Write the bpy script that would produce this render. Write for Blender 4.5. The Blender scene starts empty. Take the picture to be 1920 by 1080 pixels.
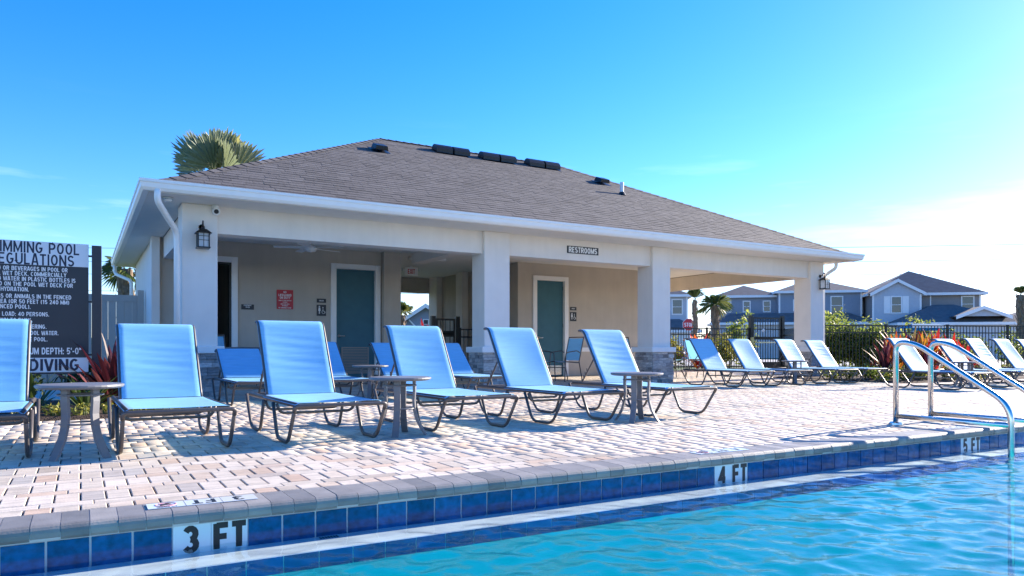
import bpy, bmesh, math, random
import numpy as np
from mathutils import Vector, Matrix
random.seed(7)
rng = np.random.default_rng(11)
R = math.radians
scene = bpy.context.scene
col = scene.collection

# ------------------------------------------------------------------ camera
FPX, CAMH, YAW = 1374.0, 0.69, R(30.5)
SN, CS = math.sin(YAW), math.cos(YAW)
cam_d = bpy.data.cameras.new('camera')
cam = bpy.data.objects.new('camera', cam_d); col.objects.link(cam)
cam.location = (0, 0, CAMH)
cam.rotation_euler = (R(90), 0, -YAW)
cam_d.sensor_width = 36.0
cam_d.lens = 36.0 * FPX / 1920.0
cam_d.shift_y = 115.0 / 1920.0
cam_d.clip_end = 2000
scene.camera = cam

def at(u, d, v=None):
    """photo column u at depth d from the camera -> world x, y (and z from photo row v)"""
    t = (u - 960) / FPX
    p = (d * (SN + t * CS), d * (CS - t * SN))
    return p if v is None else p + (CAMH + (655 - v) * d / FPX,)
def to_u(x, y):
    d = x * SN + y * CS
    return 960 + FPX * (x * CS - y * SN) / d if d > .05 else 1e6, d

# ------------------------------------------------------------------ sky and sun
SUN_EL, SUN_AZ = R(22.0), R(6.5)          # azimuth measured from +X towards +Y
sunv = Vector((math.cos(SUN_EL) * math.cos(SUN_AZ), math.cos(SUN_EL) * math.sin(SUN_AZ), math.sin(SUN_EL)))
world = bpy.data.worlds.new('World'); scene.world = world; world.use_nodes = True
wn, wl = world.node_tree.nodes, world.node_tree.links
wn.clear()
sky = wn.new('ShaderNodeTexSky'); sky.sky_type = 'NISHITA'; sky.sun_disc = False
sky.sun_elevation = SUN_EL; sky.sun_rotation = R(90) - SUN_AZ
sky.air_density = 1.0; sky.dust_density = 0.17; sky.ozone_density = 4.0; sky.altitude = 10
hsv = wn.new('ShaderNodeHueSaturation'); hsv.inputs['Saturation'].default_value = 1.31
tc = wn.new('ShaderNodeTexCoord')
mp = wn.new('ShaderNodeMapping'); mp.inputs['Scale'].default_value = (1.4, 1.4, 11.0); mp.inputs['Rotation'].default_value = (0, R(7), 0)
nz = wn.new('ShaderNodeTexNoise'); nz.inputs['Scale'].default_value = 2.4; nz.inputs['Detail'].default_value = 7; nz.inputs['Roughness'].default_value = .55
rp = wn.new('ShaderNodeValToRGB'); rp.color_ramp.elements[0].position = .55; rp.color_ramp.elements[1].position = .95
rp.color_ramp.elements[1].color = (.35, .35, .35, 1)
mx = wn.new('ShaderNodeMixRGB'); mx.inputs['Color2'].default_value = (7.5, 8.2, 9.0, 1)
bgn = wn.new('ShaderNodeBackground'); bgn.inputs['Strength'].default_value = 0.105
wo = wn.new('ShaderNodeOutputWorld')
wbl = wn.new('ShaderNodeMixRGB'); wbl.blend_type = 'MULTIPLY'; wbl.inputs['Fac'].default_value = 1; wbl.inputs['Color2'].default_value = (.98, .905, 1.04, 1)
wl.new(sky.outputs[0], wbl.inputs['Color1']); wl.new(wbl.outputs[0], hsv.inputs['Color']); wl.new(hsv.outputs[0], mx.inputs['Color1'])
wl.new(tc.outputs['Generated'], mp.inputs[0]); wl.new(mp.outputs[0], nz.inputs['Vector']); wl.new(nz.outputs['Fac'], rp.inputs[0])
sep = wn.new('ShaderNodeSeparateXYZ'); wl.new(tc.outputs['Generated'], sep.inputs[0])
low = wn.new('ShaderNodeMapRange'); low.inputs['From Min'].default_value = .30; low.inputs['From Max'].default_value = .16      # wisps keep near the horizon
wl.new(sep.outputs['Z'], low.inputs[0])
lm = wn.new('ShaderNodeMath'); lm.operation = 'MULTIPLY'; wl.new(rp.outputs[0], lm.inputs[0]); wl.new(low.outputs[0], lm.inputs[1])
wl.new(lm.outputs[0], mx.inputs['Fac']); wl.new(mx.outputs[0], bgn.inputs['Color']); wl.new(bgn.outputs[0], wo.inputs['Surface'])

sun_d = bpy.data.lights.new('sun', 'SUN'); sun_d.energy = 4.3; sun_d.angle = R(.53); sun_d.color = (1, .885, .74)
sun = bpy.data.objects.new('sun', sun_d); col.objects.link(sun)
sun.rotation_euler = sunv.to_track_quat('Z', 'Y').to_euler(); sun.location = (20, 3, 15)

vs = scene.view_settings
vs.view_transform = 'Standard'; vs.look = 'None'; vs.gamma = 1; vs.use_curve_mapping = False
vs.exposure = 1.7
scene.render.engine = 'CYCLES'
cy = scene.cycles
cy.use_denoising = True; cy.max_bounces = 8; cy.transparent_max_bounces = 12; cy.diffuse_bounces = 6
cy.glossy_bounces = 4; cy.transmission_bounces = 6; cy.caustics_reflective = False; cy.caustics_refractive = False
cy.sample_clamp_indirect = 6

# ------------------------------------------------------------------ materials
MATS = {}
def mat(name, color, rough=.6, metal=0., var=.0, vscale=(6, 6, 6), ramp=None, tone=False, bump=0., bscale=40., bdist=.004,
        spec=.5, trans=None, sheen=0., coat=0., emit=None, detail=4, streak=None, blotch=None):
    """one procedural principled material; var = brightness noise, tone = per-face 'tone' attribute through a ramp"""
    if name in MATS: return MATS[name]
    m = bpy.data.materials.new(name); m.use_nodes = True
    n, l = m.node_tree.nodes, m.node_tree.links
    b = n['Principled BSDF']; out = n['Material Output']
    b.inputs['Roughness'].default_value = rough; b.inputs['Metallic'].default_value = metal
    b.inputs['Specular IOR Level'].default_value = spec
    if sheen: b.inputs['Sheen Weight'].default_value = sheen; b.inputs['Sheen Roughness'].default_value = .35
    if coat: b.inputs['Coat Weight'].default_value = coat; b.inputs['Coat Roughness'].default_value = .12
    geo = n.new('ShaderNodeNewGeometry')
    src = None
    if ramp:
        r = n.new('ShaderNodeValToRGB'); cr = r.color_ramp
        cr.elements[0].position, cr.elements[0].color = ramp[0][0], (*ramp[0][1], 1)
        cr.elements[1].position, cr.elements[1].color = ramp[-1][0], (*ramp[-1][1], 1)
        for p, c_ in ramp[1:-1]:
            e = cr.elements.new(p); e.color = (*c_, 1)
        if tone:
            a = n.new('ShaderNodeAttribute'); a.attribute_name = 'tone'; l.new(a.outputs['Fac'], r.inputs[0])
        else:
            t = n.new('ShaderNodeTexNoise'); t.inputs['Scale'].default_value = 1; t.inputs['Detail'].default_value = detail
            mpn = n.new('ShaderNodeMapping'); mpn.inputs['Scale'].default_value = vscale
            l.new(geo.outputs['Position'], mpn.inputs[0]); l.new(mpn.outputs[0], t.inputs['Vector']); l.new(t.outputs['Fac'], r.inputs[0])
        src = r.outputs[0]
    else:
        rgb = n.new('ShaderNodeRGB'); rgb.outputs[0].default_value = (*color, 1); src = rgb.outputs[0]
    def modulate(src, scale, amount, det=4):
        t = n.new('ShaderNodeTexNoise'); t.inputs['Scale'].default_value = 1; t.inputs['Detail'].default_value = det
        mpn = n.new('ShaderNodeMapping'); mpn.inputs['Scale'].default_value = scale
        l.new(geo.outputs['Position'], mpn.inputs[0]); l.new(mpn.outputs[0], t.inputs['Vector'])
        mr = n.new('ShaderNodeMapRange'); mr.inputs['From Min'].default_value = .3; mr.inputs['From Max'].default_value = .7
        mr.inputs['To Min'].default_value = 1 - amount; mr.inputs['To Max'].default_value = 1 + amount
        l.new(t.outputs['Fac'], mr.inputs[0])
        mu = n.new('ShaderNodeVectorMath'); mu.operation = 'SCALE'
        l.new(src, mu.inputs[0]); l.new(mr.outputs[0], mu.inputs['Scale'])
        return mu.outputs[0]
    if var: src = modulate(src, vscale, var)
    if blotch: src = modulate(src, (blotch[0],) * 3, blotch[1], 6)
    if streak: src = modulate(src, streak[0], streak[1], 3)
    l.new(src, b.inputs['Base Color'])
    if bump:
        t = n.new('ShaderNodeTexNoise'); t.inputs['Scale'].default_value = bscale; t.inputs['Detail'].default_value = 3
        l.new(geo.outputs['Position'], t.inputs['Vector'])
        bp = n.new('ShaderNodeBump'); bp.inputs['Strength'].default_value = bump; bp.inputs['Distance'].default_value = bdist
        l.new(t.outputs['Fac'], bp.inputs['Height']); l.new(bp.outputs[0], b.inputs['Normal'])
    if trans is not None:      # thin translucent sheet: cloth, leaf
        tr = n.new('ShaderNodeBsdfTranslucent'); ms = n.new('ShaderNodeMixShader'); ms.inputs[0].default_value = trans
        l.new(src, tr.inputs['Color']); l.new(b.outputs[0], ms.inputs[1]); l.new(tr.outputs[0], ms.inputs[2]); l.new(ms.outputs[0], out.inputs['Surface'])
    if emit:
        b.inputs['Emission Color'].default_value = (*emit[0], 1); b.inputs['Emission Strength'].default_value = emit[1]
    MATS[name] = m
    return m

M_PAVER = mat('paver', None, .75, tone=True, ramp=[(0, (.38, .32, .26)), (.25, (.50, .43, .35)), (.5, (.585, .51, .425)), (.72, (.50, .39, .295)), (.86, (.50, .36, .265)), (1, (.40, .365, .325))],
              streak=((2.2, 34, 10), .16), bump=.35, bscale=90, var=.10, vscale=(14, 14, 14), blotch=(.9, .13))
M_JOINT = mat('joint_sand', (.20, .175, .15), .95, var=.2, vscale=(20, 20, 20))
M_COPING = mat('coping_concrete', None, .55, tone=True, ramp=[(0, (.17, .165, .16)), (.5, (.23, .218, .21)), (1, (.29, .27, .25))], var=.14, vscale=(10, 10, 16), bump=.25, bscale=120)
M_GROUT = mat('grout', (.84, .86, .87), .8, var=.08)
M_TILE = mat('blue_glazed_tile', None, .10, tone=True, ramp=[(0, (.003, .058, .175)), (.5, (.004, .078, .225)), (1, (.008, .108, .29))], var=.35, vscale=(30, 30, 30), bump=.05, bscale=30, spec=.35)
M_TRIM = mat('navy_glazed_tile', None, .10, tone=True, ramp=[(0, (.006, .02, .17)), (1, (.010, .035, .24))], var=.15, vscale=(30, 30, 30), coat=.4)
M_WTILE = mat('white_marker_tile', (.72, .76, .78), .18, var=.04, coat=.3)
M_BLACK = mat('black_print', (.012, .012, .014), .5)
M_PLASTER = mat('pool_plaster', None, .6, ramp=[(.3, (.54, .74, .70)), (.7, (.66, .84, .78))], vscale=(1.5, 1.5, 1.5))
M_SHELF = mat('gutter_plaster', (.62, .64, .64), .45, var=.07, vscale=(6, 14, 6))
M_STUCCO = mat('light_stucco', (.82, .755, .69), .9, var=.03, vscale=(3, 3, 3), blotch=(.6, .03), streak=((9, 9, .8), .02), bump=.5, bscale=160, bdist=.003)
M_STUCCO_D = mat('taupe_stucco', (.50, .44, .37), .9, var=.04, vscale=(3, 3, 3), blotch=(.6, .04), streak=((9, 9, .8), .03), bump=.5, bscale=160, bdist=.003)
M_TRIMW = mat('white_trim', (.84, .825, .80), .45, var=.02)
M_GUTTER = mat('white_gutter', (.92, .885, .83), .32, var=.02)
M_SOFFIT = mat('soffit_panel', (.78, .73, .66), .6, var=.03)
M_CEIL = mat('ceiling_paint', (.75, .74, .71), .8, var=.03)
M_SHINGLE = mat('asphalt_shingle', None, .92, tone=True, ramp=[(0, (.062, .056, .056)), (.5, (.094, .086, .085)), (1, (.130, .119, .117))], var=.38, vscale=(60, 60, 60), bump=.5, bscale=260, bdist=.003)
M_STONE = mat('ledge_stone', None, .85, tone=True, ramp=[(0, (.22, .21, .205)), (.4, (.38, .36, .35)), (.7, (.50, .47, .44)), (1, (.62, .59, .56))], var=.25, vscale=(14, 14, 40), bump=.8, bscale=45, bdist=.01)
M_DOOR = mat('teal_door_paint', (.055, .15, .19), .6, spec=.25, var=.05)
M_DARKMETAL = mat('black_aluminium', (.010, .010, .011), .38, spec=.5)
M_BRONZE = mat('bronze_frame', (.105, .092, .088), .42, metal=.25, var=.08, vscale=(12, 12, 12))
M_TABLE = mat('grey_table_metal', (.165, .165, .175), .42, var=.06)
M_SLING = mat('blue_sling', (.25, .615, .93), .6, trans=.30, sheen=.1, bump=.35, bscale=420, bdist=.0015, streak=((6, 6, 60), .05))
M_STEEL = mat('stainless_steel', (.64, .63, .61), .2, metal=1.)
M_SIGNW = mat('sign_white', (.66, .70, .74), .45, var=.02)
M_SIGND = mat('sign_charcoal', (.030, .032, .038), .5, var=.06)
M_INK = mat('navy_ink', (.014, .018, .045), .5)
M_WHITE = mat('white_print', (.80, .80, .80), .5)
M_PINK = mat('faded_red_print', (.55, .22, .26), .5)
M_LOUVER = mat('louver_metal', (.26, .235, .21), .5)
M_BOUNCE = mat('pale_bounce_ground', (.55, .53, .50), .9, var=.08, vscale=(2, 2, 2))  # pale surface of the added ground that bounces light to the eave
M_GARAGE = mat('garage_door_paint', (.55, .55, .56), .6, var=.03)
M_ROAD = mat('street_concrete', (.36, .355, .35), .9, var=.1, vscale=(.4, .4, .4))
M_RED = mat('red_sign', (.50, .02, .035), .45)
M_MULCH = mat('mulch', None, .95, ramp=[(.3, (.030, .018, .012)), (.7, (.085, .052, .036))], vscale=(30, 30, 30), bump=1, bscale=60, bdist=.03)
M_LAWN = mat('lawn', None, .95, ramp=[(.3, (.045, .075, .020)), (.7, (.085, .125, .035))], vscale=(.7, .7, .7), bump=.8, bscale=40, bdist=.03)
M_VINYL = mat('tan_vinyl', (.40, .365, .33), .5, var=.03)
M_PLASTIC_W = mat('white_plastic', (.78, .78, .78), .4)
M_GLASS_D = mat('window_glass', (.035, .06, .075), .06, spec=.8)
M_ROOF_FAR = mat('far_shingle', (.13, .122, .125), .9, var=.15, vscale=(3, 3, 3))
M_SIDING_B = mat('blue_siding', (.25, .29, .345), .7, var=.04)
M_SIDING_G = mat('grey_siding', (.27, .25, .24), .7, var=.04)
M_SIDING_L = mat('pale_siding', (.48, .51, .55), .7, var=.04)
M_BARK = mat('palm_bark', None, .95, ramp=[(.3, (.14, .095, .06)), (.7, (.30, .22, .15))], vscale=(14, 14, 8), bump=1, bscale=30, bdist=.02)
M_STEM = mat('green_stem', (.10, .12, .04), .8)
def leafmat(name, ramp, trans=.32, rough=.45): return mat(name, None, rough, tone=True, ramp=ramp, trans=trans, var=.12, vscale=(9, 9, 9))
M_PALM = leafmat('palm_leaf', [(0, (.07, .11, .03)), (.5, (.14, .19, .045)), (1, (.28, .28, .08))])
M_SILVER = leafmat('silver_palm_leaf', [(0, (.17, .21, .17)), (.55, (.28, .32, .18)), (1, (.52, .48, .16))])
M_HEDGE = leafmat('hedge_leaf', [(0, (.07, .11, .02)), (.5, (.19, .25, .04)), (1, (.38, .40, .09))], .55)
M_LIME = leafmat('lime_leaf', [(0, (.10, .13, .02)), (.5, (.26, .27, .04)), (1, (.48, .40, .06))])
M_MAROON = leafmat('maroon_leaf', [(0, (.035, .008, .014)), (.45, (.10, .018, .028)), (.72, (.32, .10, .09)), (.88, (.45, .24, .15)), (1, (.14, .20, .03))], .25)
M_CROTON = leafmat('croton_leaf', [(0, (.30, .012, .02)), (.35, (.55, .03, .02)), (.6, (.65, .14, .02)), (.8, (.62, .36, .03)), (1, (.12, .03, .03))], .3)
M_GREEN = leafmat('green_leaf', [(0, (.015, .035, .012)), (.6, (.05, .085, .02)), (1, (.12, .16, .03))])

def water_material(name, tint):
    m = bpy.data.materials.new(name); m.use_nodes = True
    n, l = m.node_tree.nodes, m.node_tree.links
    n.clear()
    out = n.new('ShaderNodeOutputMaterial'); ms = n.new('ShaderNodeMixShader')
    tr = n.new('ShaderNodeBsdfTransparent'); tr.inputs['Color'].default_value = (*tint, 1)
    gl = n.new('ShaderNodeBsdfGlossy'); gl.inputs['Roughness'].default_value = .02
    fr = n.new('ShaderNodeFresnel'); fr.inputs['IOR'].default_value = 1.33
    geo = n.new('ShaderNodeNewGeometry')
    ir = n.new('ShaderNodeMapRange'); ir.inputs['To Min'].default_value = 1.33; ir.inputs['To Max'].default_value = 1 / 1.33      # same Fresnel from both sides
    l.new(geo.outputs['Backfacing'], ir.inputs[0]); l.new(ir.outputs[0], fr.inputs['IOR'])
    t = n.new('ShaderNodeTexNoise'); t.inputs['Scale'].default_value = 26; t.inputs['Detail'].default_value = 4
    bp = n.new('ShaderNodeBump'); bp.inputs['Strength'].default_value = .32; bp.inputs['Distance'].default_value = .006
    l.new(geo.outputs['Position'], t.inputs['Vector']); l.new(t.outputs['Fac'], bp.inputs['Height'])
    l.new(bp.outputs[0], gl.inputs['Normal']); l.new(bp.outputs[0], fr.inputs['Normal'])
    l.new(fr.outputs[0], ms.inputs[0]); l.new(tr.outputs[0], ms.inputs[1]); l.new(gl.outputs[0], ms.inputs[2]); l.new(ms.outputs[0], out.inputs['Surface'])
    return m
M_WATER = water_material('pool_water', (.035, .71, .76)); M_FILM = water_material('shallow_water', (.88, .96, .97))

def glass_pane_material():
    m = bpy.data.materials.new('clear_lamp_glass'); m.use_nodes = True
    n, l = m.node_tree.nodes, m.node_tree.links
    b = n['Principled BSDF']; b.inputs['Base Color'].default_value = (.75, .78, .8, 1); b.inputs['Roughness'].default_value = .25
    tr = n.new('ShaderNodeBsdfTransparent'); ms = n.new('ShaderNodeMixShader'); ms.inputs[0].default_value = .45
    l.new(b.outputs[0], ms.inputs[1]); l.new(tr.outputs[0], ms.inputs[2]); l.new(ms.outputs[0], n['Material Output'].inputs['Surface'])
    return m
M_LAMPGLASS = glass_pane_material()

# ------------------------------------------------------------------ mesh helpers
class MB:
    def __init__(s): s.v, s.f, s.t = [], [], []
    def add(s, vs, fs, tone=.5):
        o = len(s.v); s.v += [tuple(p) for p in vs]; s.f += [tuple(i + o for i in f) for f in fs]
        s.t += [tone] * len(fs) if not hasattr(tone, '__len__') else list(tone)
        return s
    def box(s, x0, x1, y0, y1, z0, z1, tone=.5):
        return s.add([(x0, y0, z0), (x1, y0, z0), (x1, y1, z0), (x0, y1, z0), (x0, y0, z1), (x1, y0, z1), (x1, y1, z1), (x0, y1, z1)],
                     [(3, 2, 1, 0), (4, 5, 6, 7), (0, 1, 5, 4), (1, 2, 6, 5), (2, 3, 7, 6), (3, 0, 4, 7)], tone)
    def chbox(s, x0, x1, y0, y1, z0, z1, c=.006, tone=.5):
        """box without a bottom, chamfered top edges"""
        return s.add([(x0, y0, z0), (x1, y0, z0), (x1, y1, z0), (x0, y1, z0), (x0, y0, z1 - c), (x1, y0, z1 - c), (x1, y1, z1 - c), (x0, y1, z1 - c),
                      (x0 + c, y0 + c, z1), (x1 - c, y0 + c, z1), (x1 - c, y1 - c, z1), (x0 + c, y1 - c, z1)],
                     [(0, 1, 5, 4), (1, 2, 6, 5), (2, 3, 7, 6), (3, 0, 4, 7), (4, 5, 9, 8), (5, 6, 10, 9), (6, 7, 11, 10), (7, 4, 8, 11), (8, 9, 10, 11)], tone)
    def extr_x(s, prof, x0, x1, tone=.5):
        """closed profile of (y, z) points swept along x"""
        n = len(prof)
        vs = [(x0, y, z) for y, z in prof] + [(x1, y, z) for y, z in prof]
        fs = [(i, i + n, (i + 1) % n + n, (i + 1) % n) for i in range(n)] + [tuple(range(n)), tuple(range(2 * n - 1, n - 1, -1))]
        return s.add(vs, fs, tone)
    def extr_z(s, poly, z0, z1, tone=.5):
        n = len(poly)
        vs = [(x, y, z0) for x, y in poly] + [(x, y, z1) for x, y in poly]
        fs = [(i, (i + 1) % n, (i + 1) % n + n, i + n) for i in range(n)] + [tuple(range(n - 1, -1, -1)), tuple(range(n, 2 * n))]
        return s.add(vs, fs, tone)
    def tube(s, pts, r, n=8, tone=.5, caps=True, flat=None):
        pts = [Vector(p) for p in pts]; k = len(pts)
        rs = r if hasattr(r, '__len__') else [r] * k
        vs, fs = [], []
        up = None
        for i, p in enumerate(pts):
            d = (pts[min(i + 1, k - 1)] - pts[max(i - 1, 0)]).normalized()
            if up is None:
                a = Vector((0, 0, 1)) if abs(d.z) < .9 else Vector((1, 0, 0))
                up = (a - d * a.dot(d)).normalized()
            else: up = (up - d * up.dot(d)).normalized()
            side = d.cross(up)
            for j in range(n):
                an = 2 * math.pi * (j + .5) / n
                vs.append(p + (side * math.cos(an) + up * math.sin(an) * (flat or 1)) * rs[i])
        for i in range(k - 1):
            for j in range(n):
                fs.append((i * n + j, i * n + (j + 1) % n, (i + 1) * n + (j + 1) % n, (i + 1) * n + j))
        if caps: fs += [tuple(range(n - 1, -1, -1)), tuple(range((k - 1) * n, k * n))]
        return s.add(vs, fs, tone)
    def lathe(s, prof, n=20, c=(0, 0), tone=.5):
        """(r, z) profile turned about the vertical through c"""
        vs, fs = [], []
        for r_, z in prof:
            for j in range(n):
                an = 2 * math.pi * j / n; vs.append((c[0] + r_ * math.cos(an), c[1] + r_ * math.sin(an), z))
        for i in range(len(prof) - 1):
            for j in range(n): fs.append((i * n + j, i * n + (j + 1) % n, (i + 1) * n + (j + 1) % n, (i + 1) * n + j))
        fs += [tuple(range(n - 1, -1, -1)), tuple(range((len(prof) - 1) * n, len(prof) * n))]
        return s.add(vs, fs, tone)
    def mesh(s, name, m, smooth=False):
        me = bpy.data.meshes.new(name); me.from_pydata(s.v, [], s.f)
        a = me.attributes.new('tone', 'FLOAT', 'FACE'); a.data.foreach_set('value', np.array(s.t, dtype=np.float32))
        if m: me.materials.append(m)
        if smooth: me.polygons.foreach_set('use_smooth', [True] * len(me.polygons))
        me.update()
        return me
    def build(s, name, m, parent=None, smooth=False, loc=None, rot=None, bevel=0):
        return link(name, s.mesh(name, m, smooth), parent, loc, rot, bevel)
def link(name, me, parent=None, loc=None, rot=None, bevel=0):
    o = bpy.data.objects.new(name, me); col.objects.link(o)
    if parent: o.parent = parent
    if loc: o.location = loc
    if rot is not None: o.rotation_euler = rot if hasattr(rot, '__len__') else (0, 0, rot)
    if bevel:
        b = o.modifiers.new('bevel', 'BEVEL'); b.width = bevel; b.segments = 2; b.limit_method = 'ANGLE'
    return o
def B(*a, **k): return MB().box(*a, **k)
def tag(o, label=None, cat=None, group=None, kind=None):
    if label: o['label'] = label
    if cat: o['category'] = cat
    if group: o['group'] = group
    if kind: o['kind'] = kind
    return o
def empty(name, loc=(0, 0, 0), rot=0, label=None, cat=None, group=None):
    o = bpy.data.objects.new(name, None); col.objects.link(o); o.location = loc; o.rotation_euler = (0, 0, rot)
    return tag(o, label, cat, group)
def copy_tree(o, parent=None, loc=None, rot=None):
    c_ = o.copy(); col.objects.link(c_); c_.parent = parent
    if loc: c_.location = loc
    if rot is not None: c_.rotation_euler = (0, 0, rot)
    for ch in o.children: copy_tree(ch, c_)
    return c_
def fillet(pts, r, n=5):
    """round the corners of a polyline"""
    pts = [Vector(p) for p in pts]; out = [pts[0]]
    for i in range(1, len(pts) - 1):
        a, b, c_ = pts[i - 1], pts[i], pts[i + 1]
        d1, d2 = (a - b), (c_ - b)
        rr = min(r, d1.length * .49, d2.length * .49)
        p0, p1 = b + d1.normalized() * rr, b + d2.normalized() * rr
        for k in range(n + 1):
            t = k / n; out.append(p0.lerp(b, t).lerp(b.lerp(p1, t), t))
    out.append(pts[-1])
    return out
def _arc(cx, cy, rx, ry, a0, a1, n=9): return [(cx + rx * math.cos(R(a0 + (a1 - a0) * i / n)), cy + ry * math.sin(R(a0 + (a1 - a0) * i / n))) for i in range(n + 1)]
_L, _Q, _T, _B = .08, .50, .92, .08
_ell = _arc(.30, .5, .22, .42, 0, 360, 18)
GLYPH = {      # strokes on a cap height of 1; (advance width, strokes)
 'A': (.60, [[(.07, 0), (.26, .97), (.34, .97), (.53, 0)], [(.15, .27), (.45, .27)]]), 'B': (.60, [[(_L, 0), (_L, 1)], [(_L, _T), (.30, _T)] + _arc(.30, .71, .18, .21, 90, -90) + [(_L, .5)], [(.30, .5)] + _arc(.32, .29, .20, .21, 90, -90) + [(_L, _B)]]),
 'C': (.60, [_arc(.31, .5, .23, .42, 48, 312, 14)]), 'D': (.62, [[(_L, 0), (_L, 1)], [(_L, _T), (.27, _T)] + _arc(.27, .5, .25, .42, 90, -90) + [(_L, _B)]]),
 'E': (.56, [[(_L, 0), (_L, 1)], [(_L, _T), (.50, _T)], [(_L, .5), (.46, .5)], [(_L, _B), (.50, _B)]]), 'F': (.54, [[(_L, 0), (_L, 1)], [(_L, _T), (.50, _T)], [(_L, .48), (.45, .48)]]),
 'G': (.64, [_arc(.31, .5, .23, .42, 48, 325, 14) + [(.53, .44)], [(.32, .45), (.60, .45)]]), 'H': (.62, [[(_L, 0), (_L, 1)], [(.54, 0), (.54, 1)], [(_L, .5), (.54, .5)]]), 'I': (.18, [[(.09, 0), (.09, 1)]]),
 'J': (.5, [[(.40, 1), (.40, .3)] + _arc(.24, .3, .16, .22, 0, -180)]), 'K': (.62, [[(_L, 0), (_L, 1)], [(.54, 1), (_L, .40)], [(.22, .56), (.56, 0)]]), 'L': (.52, [[(_L, 0), (_L, 1)], [(_L, _B), (.48, _B)]]),
 'M': (.74, [[(_L, 0), (_L, 1)], [(.66, 0), (.66, 1)], [(_L, .96), (.37, .15), (.66, .96)]]), 'N': (.62, [[(_L, 0), (_L, 1)], [(.54, 0), (.54, 1)], [(_L, .96), (.54, .04)]]), 'O': (.64, [[(x + .02, y) for x, y in _ell]]),
 'P': (.58, [[(_L, 0), (_L, 1)], [(_L, _T), (.30, _T)] + _arc(.30, .68, .20, .24, 90, -90) + [(_L, .44)]]), 'Q': (.64, [_ell, [(.36, .25), (.56, 0)]]),
 'R': (.60, [[(_L, 0), (_L, 1)], [(_L, _T), (.30, _T)] + _arc(.30, .70, .20, .22, 90, -90) + [(_L, .48)], [(.30, .48), (.54, 0)]]), 'S': (.58, [_arc(.29, .71, .20, .21, 25, 270) + _arc(.29, .29, .21, .21, 90, -155)[1:]]),
 'T': (.56, [[(.28, 0), (.28, 1)], [(.02, _T), (.54, _T)]]), 'U': (.62, [[(_L, 1), (_L, .34)] + _arc(.31, .34, .23, .26, 180, 360) + [(.54, 1)]]), 'V': (.58, [[(.05, 1), (.26, .04), (.32, .04), (.53, 1)]]),
 'W': (.80, [[(.04, 1), (.19, .05), (.24, .05), (.40, .92), (.56, .05), (.61, .05), (.76, 1)]]), 'X': (.58, [[(.05, 0), (.53, 1)], [(.05, 1), (.53, 0)]]), 'Y': (.58, [[(.05, 1), (.29, .48), (.53, 1)], [(.29, .48), (.29, 0)]]),
 '0': (.60, [_ell]), '1': (.40, [[(.26, 0), (.26, 1)], [(.26, .95), (.07, .76)]]), '2': (.58, [_arc(.28, .70, .20, .22, 165, -25) + [(.09, _B)], [(.04, _B), (.52, _B)]]), '3': (.58, [_arc(.28, .71, .19, .21, 155, -90), _arc(.28, .29, .21, .21, 90, -155)]),
 '4': (.60, [[(.40, 0), (.40, 1)], [(.40, .95), (.07, .28), (.56, .28)]]), '5': (.58, [[(.50, _T), (.13, _T), (.10, .50)] + _arc(.27, .32, .22, .24, 125, -145)]),
 '.': (.20, [[(.10, 0), (.10, .17)]]), ':': (.20, [[(.10, 0), (.10, .17)], [(.10, .5), (.10, .67)]]), "'": (.16, [[(.08, 1), (.08, .66)]]), '"': (.34, [[(.09, 1), (.09, .66)], [(.26, 1), (.26, .66)]]), '-': (.36, [[(.04, .42), (.32, .42)]]),
 '(': (.30, [_arc(.36, .45, .27, .62, 130, 230)]), ')': (.30, [_arc(-.06, .45, .27, .62, 50, -50)]), ' ': (.30, [])}
def _ribbon(mb, pts, t, sc_, ox, oy, zoff):
    P_ = [Vector(p) for p in pts]; n = len(P_); vs = []
    closed = (P_[0] - P_[-1]).length < 1e-4
    for i in range(n):
        a = P_[i - 1] if i else (P_[-2] if closed else None); c_ = P_[i + 1] if i < n - 1 else (P_[1] if closed else None)
        d1 = (P_[i] - a).normalized() if a is not None else None; d2 = (c_ - P_[i]).normalized() if c_ is not None else None
        d1 = d1 or d2; d2 = d2 or d1
        tn = (d1 + d2).normalized(); nn = Vector((-tn.y, tn.x)); k = 1 / max(.45, nn.dot(Vector((-d1.y, d1.x))))
        for s in (-1, 1):
            q = P_[i] + nn * (s * t / 2 * k); vs.append((ox + q.x * sc_, oy + q.y * sc_, zoff))
    mb.add(vs, [(2 * i, 2 * i + 2, 2 * i + 3, 2 * i + 1) for i in range(n - 1)])
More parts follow.
